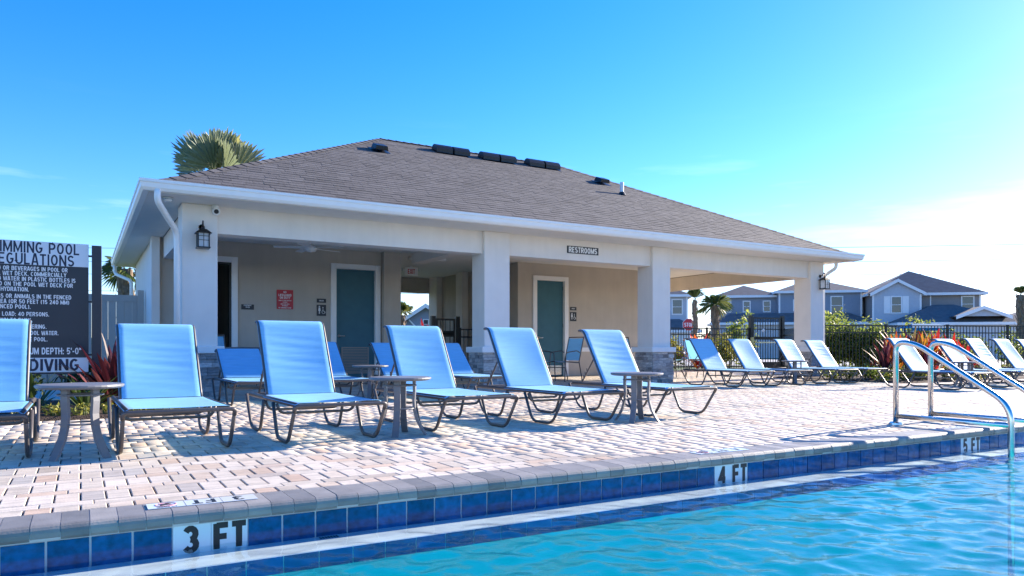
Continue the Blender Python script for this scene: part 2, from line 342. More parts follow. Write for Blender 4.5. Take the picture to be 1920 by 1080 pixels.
def lettering(name, text, size, m, parent, loc, rot, align='CENTER', bold=.012, depth=.0, sx=1.0, spacing=1.0, weight=None):
    """flat sans-serif capitals built stroke by stroke; size as a font size (cap height .72)"""
    if size >= .09 and ' ' in text and '\n' not in text:          # big headings: each word a piece of its own
        cap = size * .72; adv = lambda s_: sum(GLYPH[c_][0] + .085 * spacing for c_ in s_) * cap * sx
        x = {'CENTER': -adv(text) / 2, 'LEFT': 0, 'RIGHT': -adv(text)}[align]
        for w_ in text.split(' '):
            o = lettering(name, w_, size, m, parent, (loc[0] + x, loc[1], loc[2]), rot, 'LEFT', bold, depth, sx, spacing, weight); x += adv(w_ + ' ')
        return o
    cap = size * .72; t = weight or (.15 + bold * 2.2); mb = MB(); lines = text.split('\n'); z = 0
    for li, ln in enumerate(lines):
        W_ = sum(GLYPH[c_][0] + .085 * spacing for c_ in ln) - .085
        x = {'CENTER': -W_ / 2, 'LEFT': 0, 'RIGHT': -W_}[align] * cap
        y = -cap / 2 - (li - (len(lines) - 1) / 2) * cap * 1.45
        for c_ in ln:
            for st in GLYPH[c_][1]:
                _ribbon(mb, st, t, cap, x, y, z); z += .00002
            x += (GLYPH[c_][0] + .085 * spacing) * cap
    z = 0
    o = mb.build(name, m, parent, loc=loc, rot=rot); o.scale = (sx, 1, 1)
    return o
FACE_CAM = (R(90), 0, 0)       # text upright, facing -Y
# ------------------------------------------------------------------ ground, pool, deck
def replicate(tv, tf, loc, scl, tone):
    """numpy: copies of a template (verts, faces) -> big vert/face lists"""
    tv = np.array(tv); n = len(tv)
    V = (tv[None] * scl[:, None] + loc[:, None]).reshape(-1, 3)
    Fq = (np.array(tf)[None] + (np.arange(len(loc)) * n)[:, None, None]).reshape(-1, 4)
    return V, Fq, np.repeat(tone, len(tf))
def np_mesh(name, V, Fq, T, m, smooth=False):
    me = bpy.data.meshes.new(name)
    me.vertices.add(len(V)); me.vertices.foreach_set('co', V.astype(np.float32).ravel())
    nf = len(Fq); me.loops.add(nf * 4); me.loops.foreach_set('vertex_index', Fq.astype(np.int32).ravel())
    me.polygons.add(nf); me.polygons.foreach_set('loop_start', np.arange(0, nf * 4, 4, dtype=np.int32))
    me.update(calc_edges=True)
    if smooth: me.polygons.foreach_set('use_smooth', np.ones(nf, dtype=bool))
    if T is not None:
        a = me.attributes.new('tone', 'FLOAT', 'FACE'); a.data.foreach_set('value', T.astype(np.float32))
    me.materials.append(m); me.validate(); me.update()
    return me
def struct(o): return tag(o, kind='structure')

PX0, PX1, PY0 = -9.0, 16.0, -7.0           # pool extents; its far edge is the coping line
COPB, NOSE, FACE, SHELF_Y = 3.652, 3.40, 3.43, 3.19
WZ, SHELF_Z = -.167, -.190
g = MB(); BIG = 700
for x0, x1, y0, y1 in ((-BIG, BIG, 3.6, BIG), (-BIG, BIG, -BIG, PY0), (-BIG, PX0, PY0, 3.6), (PX1, BIG, PY0, 3.6)):
    g.add([(x0, y0, -.06), (x1, y0, -.06), (x1, y1, -.06), (x0, y1, -.06)], [(0, 1, 2, 3)])
struct(g.build('lawn', M_LAWN))

# basin: sloping floor, walls, shelf under the waterline
b = MB()
fz = lambda x: WZ - (.95 if x < 0 else .95 + min(x, 8) * .085)
xs = [PX0, 0, 2, 4, 6, 8, PX1]
for xa, xb in zip(xs, xs[1:]):
    b.add([(xa, PY0, fz(xa)), (xb, PY0, fz(xb)), (xb, SHELF_Y, fz(xb)), (xa, SHELF_Y, fz(xa))], [(0, 1, 2, 3)])
    b.add([(xa, SHELF_Y, fz(xa)), (xb, SHELF_Y, fz(xb)), (xb, SHELF_Y, SHELF_Z - .07), (xa, SHELF_Y, SHELF_Z - .07)], [(0, 1, 2, 3)])
    b.add([(xa, PY0, fz(xa)), (xb, PY0, fz(xb)), (xb, PY0, -.062), (xa, PY0, -.062)], [(3, 2, 1, 0)])
for x in (PX0, PX1):
    b.add([(x, PY0, fz(x)), (x, SHELF_Y, fz(x)), (x, SHELF_Y, -.062), (x, PY0, -.062)], [(0, 1, 2, 3)])
pool = struct(b.build('pool_basin', M_PLASTER))
MB().box(PX0, PX1, SHELF_Y + .006, 3.60, SHELF_Z - .10, SHELF_Z).build('gutter_shelf', M_SHELF, pool)
MB().box(PX0, PX1, FACE + .003, 3.62, SHELF_Z + .0005, -.0635).build('grout_bed', M_GROUT, pool)
MB().box(PX0, PX1, SHELF_Y + .002, SHELF_Y + .0055, SHELF_Z - .085, SHELF_Z - .002).build('trim_grout', M_GROUT, pool)

TP, T0X = .1525, .34
k3, k4, k5 = 0, 21, 40
markers = {k3: '3', k3 + 1: 'FT', k4: '4', k4 + 1: 'FT', k5: '5', k5 + 1: 'FT'}
tile_me = [MB().box(.0042, TP - .0042, 0, .006, -.205, -.071, tone=i / 5).mesh('tile', M_TILE) for i in range(6)]
wtile_me = MB().box(.001, TP - .001, 0, .006, -.205, -.0665).mesh('depth_marker_tile', M_WTILE)
trim_me = [MB().box(.002, TP - .002, -.002, .004, SHELF_Z - .075, SHELF_Z - .003, tone=i / 3).mesh('trim_tile', M_TRIM) for i in range(4)]
for k in range(int((PX0 - T0X) / TP) + 1, int((PX1 - T0X) / TP) - 1):
    x = T0X + k * TP
    if k in markers:
        o = link('depth_marker_tile', wtile_me, pool, (x, FACE - .004, 0))
        tx = markers[k]
        lettering('lettering', tx, .155, M_BLACK, o, (TP / 2 + (.004 if len(tx) > 1 else -.006), -.0008, -.130), FACE_CAM, weight=.235, sx=.95 if len(tx) == 1 else 1.02)
    else: link('tile', random.choice(tile_me), pool, (x, FACE - .004, 0))
    link('trim_tile', random.choice(trim_me), pool, (x - .05, SHELF_Y, 0))
# overflow grate slots in the shelf
for i in range(7):
    MB().box(0, .006, 0, .035, 0, .002).build('drain_slot', M_BLACK, pool, loc=(.96 + i * .013, 3.372, SHELF_Z + .0005))

# coping bricks with a rounded nose
CP = .1015
nose = [(COPB - .004, -.06), (COPB - .004, 0)] + [(NOSE + .032 - .032 * math.sin(R(a)), -.032 + .032 * math.cos(R(a))) for a in (0, 22, 45, 67, 90)] + [(NOSE + .002, -.050), (NOSE + .012, -.062)]
cop_me = [MB().extr_x(nose[::-1], .0015, CP - .0015, tone=i / 7).mesh('coping_brick', M_COPING) for i in range(8)]
MB().extr_x([(y + .004, z - .0035) if y < 3.6 else (y, z - .0035) for y, z in nose][::-1], PX0, PX1).build('coping_mortar', mat('coping_mortar', (.52, .53, .54), .9), pool)
for k in range(int((PX1 - PX0) / CP)):
    link('coping_brick', random.choice(cop_me), pool, (PX0 + k * CP, random.uniform(-.001, .001), random.uniform(-.001, .001)))
# depth markers set in the coping, to be read from the deck
def coping_marker(x0, num):
    w = .150
    for i, tx in enumerate(('sym', 'FT', num)):
        o = MB().box(0, w, 0, .118, 0, .0025).build('depth_marker_tile', M_WTILE, pool, loc=(x0 + i * (w + .003), 3.502, .0012))
        if tx != 'sym': lettering('lettering', tx, .118, M_BLACK, o, (w / 2, .059, .003), (0, 0, R(180)), bold=.022, depth=.0008)
        else:
            s_ = MB()
            ring = [(w / 2 + .042 * math.cos(a), .064 + .036 * math.sin(a), .0032) for a in np.linspace(0, 2 * math.pi, 25)]
            s_.tube(ring, .0022, 5, caps=False); s_.tube([(w / 2 - .030, .090, .0034), (w / 2 + .030, .038, .0034)], .0022, 5)
            s_.build('prohibition_ring', M_PINK, o)
            f_ = MB(); f_.tube([(w / 2 - .022, .050, .0030), (w / 2 + .002, .064, .0030), (w / 2 + .022, .080, .0030)], [.004, .006, .003], 5); f_.lathe([(.006, .0026), (.006, .0036)], 8, (w / 2 - .026, .046))
            f_.build('diver_symbol', M_BLACK, o)
            lettering('lettering', 'NO DIVING', .022, M_BLACK, o, (w / 2, .014, .003), (0, 0, R(180)), bold=.02, depth=.0006)
coping_marker(.25, '3'); coping_marker(3.50, '4'); coping_marker(6.30, '5')

# water
WX0, WX1, WY0, ST = -2.2, 11.0, -1.2, .019
nx, ny = int((WX1 - WX0) / ST) + 1, int((FACE - WY0) / ST) + 1
gx, gy = np.meshgrid(np.linspace(WX0, WX1, nx), np.linspace(WY0, FACE, ny))
hz = np.zeros_like(gx)
for i in range(70):
    lam = .085 * (5.5 ** rng.random()); an = rng.normal(R(75), R(45)); k_ = 2 * math.pi / lam
    hz += .0024 * lam ** .85 * np.sin(k_ * (gx * math.cos(an) + gy * math.sin(an)) + rng.random() * 6.28 + .5 * np.sin(gx * 1.3 + i) + .4 * np.cos(gy * 1.7 - i))
ed = np.clip(np.minimum(np.minimum(gx - WX0, WX1 - gx), gy - WY0) / .4, 0, 1)
hz = hz * ed * np.clip(.35 + (FACE - gy) / .5, .35, 1)
V = np.stack([gx, gy, WZ + hz], -1).reshape(-1, 3)
ii = (np.arange(ny - 1)[:, None] * nx + np.arange(nx - 1)[None]).reshape(-1)
Fq = np.stack([ii, ii + 1, ii + nx + 1, ii + nx], -1)
rects = [(PX0, PX1, PY0, WY0), (PX0, WX0, WY0, FACE), (WX1, PX1, WY0, FACE)]
base = len(V)
V = np.concatenate([V] + [np.array([(x0, y0, WZ), (x1, y0, WZ), (x1, y1, WZ), (x0, y1, WZ)]) for x0, x1, y0, y1 in rects])
Fq = np.concatenate([Fq, np.array([[base + 4 * i + j for j in range(4)] for i in range(3)])])
wme = np_mesh('water', V, Fq, None, M_WATER, True); wme.materials.append(M_FILM)
cyv = V[Fq].mean(1)[:, 1]; wme.polygons.foreach_set('material_index', (cyv > SHELF_Y - .23).astype(np.int32))
struct(link('water', wme))

# deck: joint bed with pavers
BEDX, BEDY = 1.02, 8.36
def on_deck(x, y):
    if y < COPB: return False
    if x < BEDX: return y < BEDY
    if x < 14.38: return y < 21.2
    if y < 8.62: return True
    return y > 12.3 and x < 22.5 and y < 17.6
d = MB()
for x0, x1, y0, y1 in ((-14, 24, 3.63, BEDY), (BEDX, 24, BEDY, 8.6), (BEDX, 14.36, 8.6, 21.2), (14.36, 22.5, 12.3, 17.6)):
    d.add([(x0, y0, -.011), (x1, y0, -.011), (x1, y1, -.011), (x0, y1, -.011)], [(0, 1, 2, 3)])
deck = struct(d.build('pool_deck', M_JOINT))
d = MB()
for x0, x1, y0, y1 in ((-14, 24, -12, PY0), (-14, PX0, PY0, 3.62), (PX1, 24, PY0, 3.62)):
    d.add([(x0, y0, 0), (x1, y0, 0), (x1, y1, 0), (x0, y1, 0)], [(0, 1, 2, 3)])
struct(d.build('deck_surround', M_PAVER))
JT, PA, PB, PW = .0075, .222, .100, .1045
pieces = []
y = COPB + .003; row = 0
toff = {}
while y < 21:
    depth = PA if row % 2 == 0 else PB
    if row == 0: depth = .115
    pw = PW if row % 2 == 0 else PW * 2
    gap = JT if row % 2 == 0 else .003
    off = 0 if row % 2 == 0 else PW * (row % 4) / 2
    kx0 = int(-3.5 / pw)
    for k in range(kx0, int(23 / pw)):
        x = k * pw + off
        xc, yc = x + pw / 2, y + depth / 2
        if not (on_deck(x + .01, yc) and on_deck(x + pw - .01, yc)): continue
        u, dd = to_u(xc, yc)
        if u < -420 or u > 2350 or dd > 27: continue
        if yc > 15.4 and (1.0 < xc < 6.1 or 9.3 < xc < 13.6): continue      # under the rooms
        pieces.append((dd, xc, yc, pw - gap, depth, row % 2))
    y += depth + .0026; row += 1
pieces.sort()
tones = np.clip(rng.normal(.42, .17, len(pieces)) + (rng.random(len(pieces)) < .16) * .42, 0, 1)
tmpl = MB().chbox(-.5, .5, -.5, .5, -.012, 0, 0).v
c_ = .0035
pav_cache = {}
for (dd, xc, yc, w, dep, kind), t in zip(pieces[:300], tones[:300]):
    key = (round(w, 4), round(dep, 4), int(t * 13))
    if key not in pav_cache: pav_cache[key] = MB().chbox(-w / 2, w / 2, -dep / 2, dep / 2, -.0105, 0, c_, tone=t).mesh('paver', M_PAVER)
    link('paver', pav_cache[key], deck, (xc, yc, random.uniform(-.0012, .0012)))
rest = np.array([(xc, yc, w, dep) for dd, xc, yc, w, dep, kind in pieces[300:]])
m0 = MB().chbox(-.5, .5, -.5, .5, -.0105, 0, c_)
# keep the chamfer a constant width: scale only the outer box, then inset the top ring
tv = np.array(m0.v); n_ = len(rest)
sc_ = np.ones((n_, 3)); sc_[:, 0] = rest[:, 2]; sc_[:, 1] = rest[:, 3]
loc_ = np.zeros((n_, 3)); loc_[:, 0] = rest[:, 0]; loc_[:, 1] = rest[:, 1]; loc_[:, 2] = rng.uniform(-.0014, .0014, n_)
sg = np.sign(tv) * np.array([1, 1, 0]); inset = np.zeros(12); inset[8:] = c_
base_v = np.round(tv * 2) / 2 * np.array([1, 1, 0])            # corners at +-.5
Vp = base_v[None] * sc_[:, None] - (sg * inset[:, None])[None] + np.array([0, 0, 1]) * tv[None] + loc_[:, None]
Fp = (np.array(m0.f)[None] + (np.arange(n_) * 12)[:, None, None]).reshape(-1, 4)
pf = link('paver_field', np_mesh('paver_field', Vp.reshape(-1, 3), Fp, np.repeat(tones[300:], 9), M_PAVER), deck)
pf['kind'] = 'stuff'

# planting beds
def mound(name, poly, h=.05):
    m_ = MB(); n = len(poly); cx = sum(p[0] for p in poly) / n; cy_ = sum(p[1] for p in poly) / n
    vs = [(x, y, -.03) for x, y in poly] + [(x + (cx - x) * .03, y + (cy_ - y) * .06, h) for x, y in poly]
    m_.add(vs, [(i, (i + 1) % n, (i + 1) % n + n, i + n) for i in range(n)] + [tuple(range(n, 2 * n))])
    return struct(m_.build(name, M_MULCH))
mound('planting_bed', [(-9, BEDY + .01), (BEDX - .02, BEDY + .01), (BEDX - .02, 11.3), (-9, 11.3)], .03)
struct(MB().box(-9, BEDX - .02, 11.31, 17.3, -.05, .006).build('bounce_ground', M_BOUNCE))  # added pale ground behind the sign, bounces light up to the left soffit
mound('planting_bed', [(14.40, 8.64), (30, 8.64), (30, 12.28), (14.40, 12.28)], .03)
# ------------------------------------------------------------------ pavilion
pav = empty('pool_pavilion', (8.5, 16.3, 0), label='single storey stucco pool pavilion with hipped shingle roof and open porch', cat='building')
PVL = Vector((8.5, 16.3, 0))
class PB_(MB):
    def build(s, name, m, parent=None, **k):
        s.v = [tuple(Vector(p) - PVL) for p in s.v]
        return MB.build(s, name, m, parent or pav, **k)
def pbox(name, m, *a, parent=None, bevel=0): return PB_().box(*a).build(name, m, parent, bevel=bevel)
CY0, CY1, CEIL = 11.65, 12.14, 2.845
EX0, EX1, EY0, EY1, EZ = .80, 16.22, 11.06, 21.50, 2.95
BEAM_B = 2.43
# floor of the rooms
pbox('floor_slab', mat('concrete', (.35, .34, .32), .9, var=.1), 1.22, 6.04, 15.52, 20.88, -.02, .004)
# ceiling and soffit
pbox('ceiling', M_CEIL, 1.64, 15.38, 12.06, 20.68, CEIL, CEIL + .03)
for nm, a in (('soffit', (EX0, EX1, EY0, 11.74, 2.832, 2.85)), ('soffit', (EX0, EX1, 20.72, EY1, 2.832, 2.85)), ('soffit', (EX0, 1.36, 11.74, 20.72, 2.832, 2.85)), ('soffit', (15.66, EX1, 11.74, 20.72, 2.832, 2.85))):
    so = pbox(nm, M_SOFFIT, *a)
    if a[2] == EY0:
        for i in range(62):          # vented panel ribs
            x = EX0 + .12 + i * .25
            pbox('panel_joint', M_TRIMW, x, x + .012, EY0 + .02, 11.73, 2.829, 2.8325, parent=so)
            break
# columns
stone_cache = {}
def stones_on(colm, x0, x1, y, z0, z1, axis, sgn):
    """ledger stones over one face of a column base"""
    z = z0
    while z < z1 - .02:
        h = min(random.choice((.045, .06, .075)), z1 - z); x = x0
        if z1 - (z + h) < .025: h = z1 - z
        while x < x1 - .005:
            w = min(random.uniform(.10, .26), x1 - x)
            if x1 - (x + w) < .06: w = x1 - x
            pr = random.uniform(.022, .052); to = min(1, max(0, random.gauss(.45, .25)))
            m_ = PB_()
            if axis == 'x': m_.box(x + .002, x + w - .002, y - pr if sgn < 0 else y, y if sgn < 0 else y + pr, z + .002, z + h - .002, tone=to)
            else: m_.box(y - pr if sgn < 0 else y, y if sgn < 0 else y + pr, x + .002, x + w - .002, z + .002, z + h - .002, tone=to)
            m_.build('stone', M_STONE, colm)
            x += w
        z += h
def column(x0, x1, y0=CY0, y1=CY1, stone=True, faces=('f', 'l')):
    c_ = pbox('column', M_STUCCO, x0, x1, y0, y1, 0, 2.832, bevel=.012)
    if stone:
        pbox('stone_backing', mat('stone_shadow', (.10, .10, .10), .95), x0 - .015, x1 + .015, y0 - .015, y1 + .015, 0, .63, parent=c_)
        if 'f' in faces: stones_on(c_, x0 - .045, x1 + .045, y0 - .015, 0, .63, 'x', -1)
        if 'l' in faces: stones_on(c_, y0 - .015, y1 + .015, x0 - .015, 0, .63, 'y', -1)
        if 'r' in faces: stones_on(c_, y0 - .015, y1 + .015, x1 + .015, 0, .63, 'y', 1)
        pbox('column_cap', M_TRIMW, x0 - .085, x1 + .085, y0 - .085, y1 + .085, .63, .738, parent=c_, bevel=.01)
    return c_
COLS = [(1.275, 1.765), (6.285, 6.815), (10.262, 10.750), (15.285, 15.775)]
column(*COLS[0], faces=('f', 'r')); column(*COLS[1]); column(*COLS[2], faces=('f', 'l', 'r')); column(*COLS[3])
for x0, x1 in ((COLS[3]),): column(x0, x1, 20.40, 20.88, stone=False)
# beams
for (a, b_), (c1, d1) in zip(COLS, COLS[1:]): pbox('beam', M_STUCCO, b_, c1, 11.735, 12.055, BEAM_B, 2.832)
pbox('beam', M_STUCCO, 1.37, 1.66, CY1, 15.5, BEAM_B, 2.832)
pbox('beam', M_STUCCO_D, 15.37, 15.68, CY1, 20.40, BEAM_B + .03, 2.832)
pbox('beam', M_STUCCO_D, 13.6, 15.285, 20.45, 20.76, BEAM_B, 2.832)
pbox('beam', M_STUCCO_D, 6.15, 9.30, 20.45, 20.76, 2.40, 2.832)
pbox('beam', M_STUCCO, 6.42, 6.70, CY1, 15.34, 2.62, 2.8445)
# walls
def wall_x(name, m, x0, x1, y0, y1, z0, z1, openings):
    w = PB_(); x = x0
    for a, b_, top in sorted(openings):
        w.box(x, a, y0, y1, z0, z1); w.box(a, b_, y0, y1, top, z1); x = b_
    w.box(x, x1, y0, y1, z0, z1)
    return w.build(name, m)
WY = 15.5
D1, D2, D3 = (1.74, 2.62), (4.726, 5.625), (9.83, 10.69)
DT = 2.44
wall_x('front_wall', M_STUCCO_D, 1.20, 5.76, WY, WY + .2, 0, CEIL - .001, [(*D1, DT), (*D2, DT)])
wall_x('front_wall', M_STUCCO_D, 9.30, 13.60, WY, WY + .2, 0, CEIL - .001, [(*D3, DT)])
pbox('wall_pier', M_STUCCO_D, 5.763, 6.16, WY - .16, WY + .24, 0, CEIL - .001)
pbox('side_wall', M_STUCCO, 1.203, 1.40, WY + .2, 20.70, 0, CEIL - .001)
pbox('side_wall', M_STUCCO_D, 5.90, 6.10, WY + .24, 20.70, 0, CEIL - .001)
pbox('side_wall', M_STUCCO_D, 9.303, 9.50, WY + .2, 20.70, 0, CEIL - .001)
pbox('side_wall', M_STUCCO_D, 13.40, 13.597, WY + .2, 20.70, 0, CEIL - .001)
pbox('rear_wall', M_STUCCO_D, 1.206, 6.097, 20.70, 20.88, 0, CEIL - .001)
pbox('rear_wall', M_STUCCO_D, 9.306, 13.594, 20.70, 20.88, 0, CEIL - .001)
pbox('wall_pier', M_STUCCO, 1.16, 1.30, WY - .10, WY + .3, 0, CEIL - .003)
for y0, y1 in ((16.6, 17.0), (18.2, 18.6), (19.9, 20.44)): pbox('wall_pier', M_STUCCO, 9.12, 9.302, y0, y1, 0, CEIL - .003)
pbox('chair_rail', M_TRIMW, 10.83, 13.60, WY - .045, WY - .001, .63, .738)
pbox('chair_rail', M_TRIMW, 9.30, 9.71, WY - .045, WY - .001, .63, .738)
pbox('partition', M_STUCCO_D, 2.9, 3.0, 15.7, 20.7, 0, CEIL - .002)
# doors
def door(x0, x1, slab=True, hinge='r', louver=False, tw=.105):
    fr = PB_().box(x0 - tw, x0 + .012, WY - .04, WY + .10, 0, DT + .10).box(x1 - .012, x1 + tw, WY - .04, WY + .10, 0, DT + .10).box(x0 + .012, x1 - .012, WY - .04, WY + .10, DT - .012, DT + .10)
    if not slab:
        f = fr.build('door_frame', M_TRIMW, bevel=.006)
        pbox('jamb', M_DARKMETAL, x1 - .05, x1 - .013, WY + .0, WY + .14, 0, DT - .013, parent=f)
        pbox('jamb', M_DARKMETAL, x0 + .013, x1 - .05, WY + .0, WY + .14, DT - .05, DT - .013, parent=f)
        o = pbox('door', M_DOOR, x0 + .02, x0 + .065, WY + .15, WY + 1.0, .01, DT - .02, parent=f)
        return
    dr = pbox('door', M_DOOR, x0 + .014, x1 - .014, WY + .05, WY + .095, .01, DT - .014)
    fr.build('door_frame', M_TRIMW, dr, bevel=.006)
    hx = x0 + .09 if hinge == 'r' else x1 - .09
    h = PB_(); h.tube([(hx, WY + .05, .98), (hx, WY - .02, .98)], .012, 8); h.tube([(hx, WY - .02, .98), (hx + (.12 if hinge == 'r' else -.12), WY - .02, .98)], .011, 8)
    h.tube([(hx, WY + .0495, .98), (hx, WY + .038, .98)], .034, 14); h.build('door_handle', M_STEEL, dr, smooth=True)
    for z in (.25, 1.25, 2.2):
        xx = x1 - .02 if hinge == 'r' else x0 + .008
        pbox('hinge', M_STEEL, xx, xx + .012, WY + .035, WY + .049, z, z + .10, parent=dr)
    if louver:
        for i in range(15):
            z = .20 + i * .034
            pbox('louver_slat', M_LOUVER, x0 + .17, x1 - .17, WY + .034, WY + .048, z, z + .022, parent=dr)
        PB_().box(x0 + .14, x0 + .168, WY + .03, WY + .0495, .16, .74).box(x1 - .168, x1 - .14, WY + .03, WY + .0495, .16, .74).box(x0 + .168, x1 - .168, WY + .03, WY + .0495, .712, .74).box(x0 + .168, x1 - .168, WY + .03, WY + .0495, .16, .19).build('louver_frame', M_LOUVER, dr)
    else:
        pbox('kick_plate', M_STEEL, x0 + .05, x1 - .05, WY + .046, WY + .0495, .04, .28, parent=dr)
door(*D1, slab=False); door(*D2, louver=True); door(*D3)
# roof: hipped deck, then shingles
RZ = EZ + (16.28 - EY0) * .507; RI = 16.28 - EY0
rf = PB_()
rv = [(EX0, EY0, EZ), (EX1, EY0, EZ), (EX1, EY1, EZ), (EX0, EY1, EZ), (EX0 + RI, 16.28, RZ), (EX1 - RI, 16.28, RZ)]
rf.add(rv + [(x, y, EZ - .06) for x, y, z in rv[:4]], [(0, 1, 5, 4), (1, 2, 5), (2, 3, 4, 5), (3, 0, 4), (6, 7, 1, 0), (7, 8, 2, 1), (8, 9, 3, 2), (9, 6, 0, 3), (9, 8, 7, 6)])
roof = rf.build('roof', M_SHINGLE)
SL = math.atan(.507); cs_, ss_ = math.cos(SL), math.sin(SL)
EXPO = .142; smax = RI / cs_
sh = []
nrow = int(smax / EXPO)
for r_ in range(nrow + 1):
    s0, s1 = r_ * EXPO - .02, min((r_ + 1) * EXPO + .015, smax)
    ins = max(0, s1) * cs_ - .06
    x, xe = EX0 + ins + .02, EX1 - ins - .02
    x += random.uniform(-.15, 0)
    while x < xe:
        w = random.choice((.17, .22, .26, .33)) * random.uniform(.92, 1.08)
        a, b_ = max(x, EX0 + ins + .02), min(x + w, xe)
        if b_ - a > .03: sh.append((a, b_, s0, s1, random.choice((.009, .011, .013)), min(1, max(0, random.gauss(.5, .15)))))
        x += w
def shingle_v(a, b_, s0, s1, th):
    def P_(x, s, o): return (x, EY0 + s * cs_ - o * ss_, EZ + s * ss_ + o * cs_)
    return [P_(a + .002, s0, .002), P_(b_ - .002, s0, .002), P_(b_ - .002, s0, th), P_(a + .002, s0, th), P_(b_ - .002, s1, .005), P_(a + .002, s1, .005), P_(a + .002, s1, .001), P_(b_ - .002, s1, .001)], \
           [(0, 1, 2, 3), (3, 2, 4, 5), (0, 3, 5, 6), (1, 7, 4, 2)]
sh.sort(key=lambda q: (EY0 + q[2] * cs_) * CS + (q[0] + q[1]) / 2 * SN)
for q in sh[:300]:
    v_, f_ = shingle_v(*q[:5]); PB_().add(v_, f_, q[5]).build('shingle', M_SHINGLE, roof)
mf = PB_()
for q in sh[300:]:
    v_, f_ = shingle_v(*q[:5]); mf.add(v_, f_, q[5])
tag(mf.build('shingle_field', M_SHINGLE, roof), kind='stuff')
def cap_line(p, q, n):
    p, q = Vector(p), Vector(q); dv = (q - p) / n; dn = dv.normalized(); side = dn.cross(Vector((0, 0, 1))).normalized(); up = side.cross(dn)
    m_ = PB_()
    for i in range(n):
        a, b_ = p + dv * i, p + dv * (i + 1.12); t = min(1, max(0, random.gauss(.42, .2)))
        for e, hh in ((0, 0),):
            pass
        vs = [a - side * .13 - Vector((0, 0, .045)) + up * .018, a + up * .024, a + side * .13 - Vector((0, 0, .045)) + up * .018,
              b_ - side * .13 - Vector((0, 0, .045)) + up * .008, b_ + up * .012, b_ + side * .13 - Vector((0, 0, .045)) + up * .008]
        m_.add(vs, [(0, 1, 4, 3), (1, 2, 5, 4)], t)
    o = m_.build('hip_cap', M_SHINGLE, roof); o['kind'] = 'stuff'
cap_line(rv[0], rv[4], 36); cap_line(rv[1], rv[5], 36); cap_line(rv[4], rv[5], 26)
# gutter swept round the eaves
gp = [(0, 0), (.075, 0), (.105, .03), (.112, .075), (.125, .085), (.125, .115), (.112, .115), (.112, .10), (.02, .10), (0, .10)]
gm = PB_(); cnr = [(EX0, EY0, -1, -1), (EX1, EY0, 1, -1), (EX1, EY1, 1, 1), (EX0, EY1, -1, 1)]
n = len(gp); vs = []
for x, y, sx, sy in cnr: vs += [(x + sx * o, y + sy * o, 2.838 + z * 1.27) for o, z in gp]
fs = []
for i in range(4):
    j = (i + 1) % 4
    for k in range(n): fs.append((i * n + k, j * n + k, j * n + (k + 1) % n, i * n + (k + 1) % n))
gm.add(vs, fs); gut = gm.build('gutter', M_GUTTER)
# downspouts
def spout(pts, r=.042):
    m_ = PB_(); m_.tube(fillet(pts, .12, 6), r, 10); return m_.build('downspout', M_GUTTER, smooth=True)
spout([(.90, 10.99, 2.86), (.90, 10.99, 2.70), (1.205, 11.60, 2.38), (1.205, 11.60, .02)])
spout([(15.93, 11.42, 2.84), (15.93, 11.42, 2.68), (15.845, 11.72, 2.50), (15.845, 11.72, .02)])
spout([(.76, 21.3, 2.86), (.76, 21.3, 2.62), (1.10, 20.6, 2.40), (1.10, 20.6, .02)])

# ------------------------------------------------------------------ things on the roof
def roofpt(u, v):
    t = (u - 960) / FPX; a = (655 - v) / FPX; b_ = CS - t * SN
    dd = (EZ - CAMH - .507 * EY0) / (a - .507 * b_)
    return Vector(at(u, dd, v))
ROOFROT = (SL, 0, 0)
def box_vent(u, v, label):
    p = roofpt(u, v); o = empty('roof_vent', p, label=label, cat='roof vent', group='vents on the pavilion roof'); o.rotation_euler = ROOFROT
    MB().box(-.20, .20, -.20, .20, 0, .014).build('flange', M_DARKMETAL, o)
    m_ = MB(); m_.add([(-.15, -.17, .06), (.15, -.17, .06), (.15, .14, .02), (-.15, .14, .02), (-.13, -.15, .15), (.13, -.15, .15), (.13, .12, .13), (-.13, .12, .13)], [(0, 1, 5, 4), (1, 2, 6, 5), (2, 3, 7, 6), (3, 0, 4, 7), (4, 5, 6, 7), (3, 2, 1, 0)])
    m_.build('hood', M_DARKMETAL, o, bevel=.012)
box_vent(711, 283, 'square black roof vent below the left end of the ridge')
box_vent(1127, 344, 'square black roof vent beside the white vent pipe')
for i, (ua, va, ub, vb, lab) in enumerate(((812, 283, 878, 293, 'pair of black barrel roof vents nearest the square vent under the ridge peak'), (900, 297, 964, 306, 'middle pair of black barrel roof vents along the ridge'), (986, 309, 1046, 318, 'pair of black barrel roof vents at the ridge end'))):
    pa, pb_ = roofpt(ua, va), roofpt(ub, vb); L_ = (pb_ - pa).length
    o = empty('ridge_vent', (pa + pb_) / 2, label=lab, cat='roof vent', group='barrel vents on the pavilion roof'); o.rotation_euler = ROOFROT
    MB().box(-L_ / 2, L_ / 2, -.22, .16, 0, .012).build('flange', M_DARKMETAL, o)
    for k in (0, 1):
        x0 = -L_ / 2 + .02 + k * L_ / 2; x1 = x0 + L_ / 2 - .05
        pr = [(-.17, .03)] + [(.0 - .16 * math.cos(R(a)), .05 + .12 * math.sin(R(a))) for a in (0, 30, 60, 90, 120, 150, 180)] + [(.16, .012)]
        MB().extr_x(pr[::-1], x0, x1).build('barrel_hood', M_DARKMETAL, o)
p = roofpt(1166, 365); o = empty('vent_pipe', p, label='short white plumbing vent pipe rising from the roof', cat='vent pipe')
MB().lathe([(.048, -.03), (.048, .30), (.038, .30), (.038, .2)], 14).build('pipe', M_PLASTIC_W, o, smooth=False)
MB().lathe([(.11, -.02), (.06, .06), (.05, .065)], 14).build('boot', M_DARKMETAL, o)
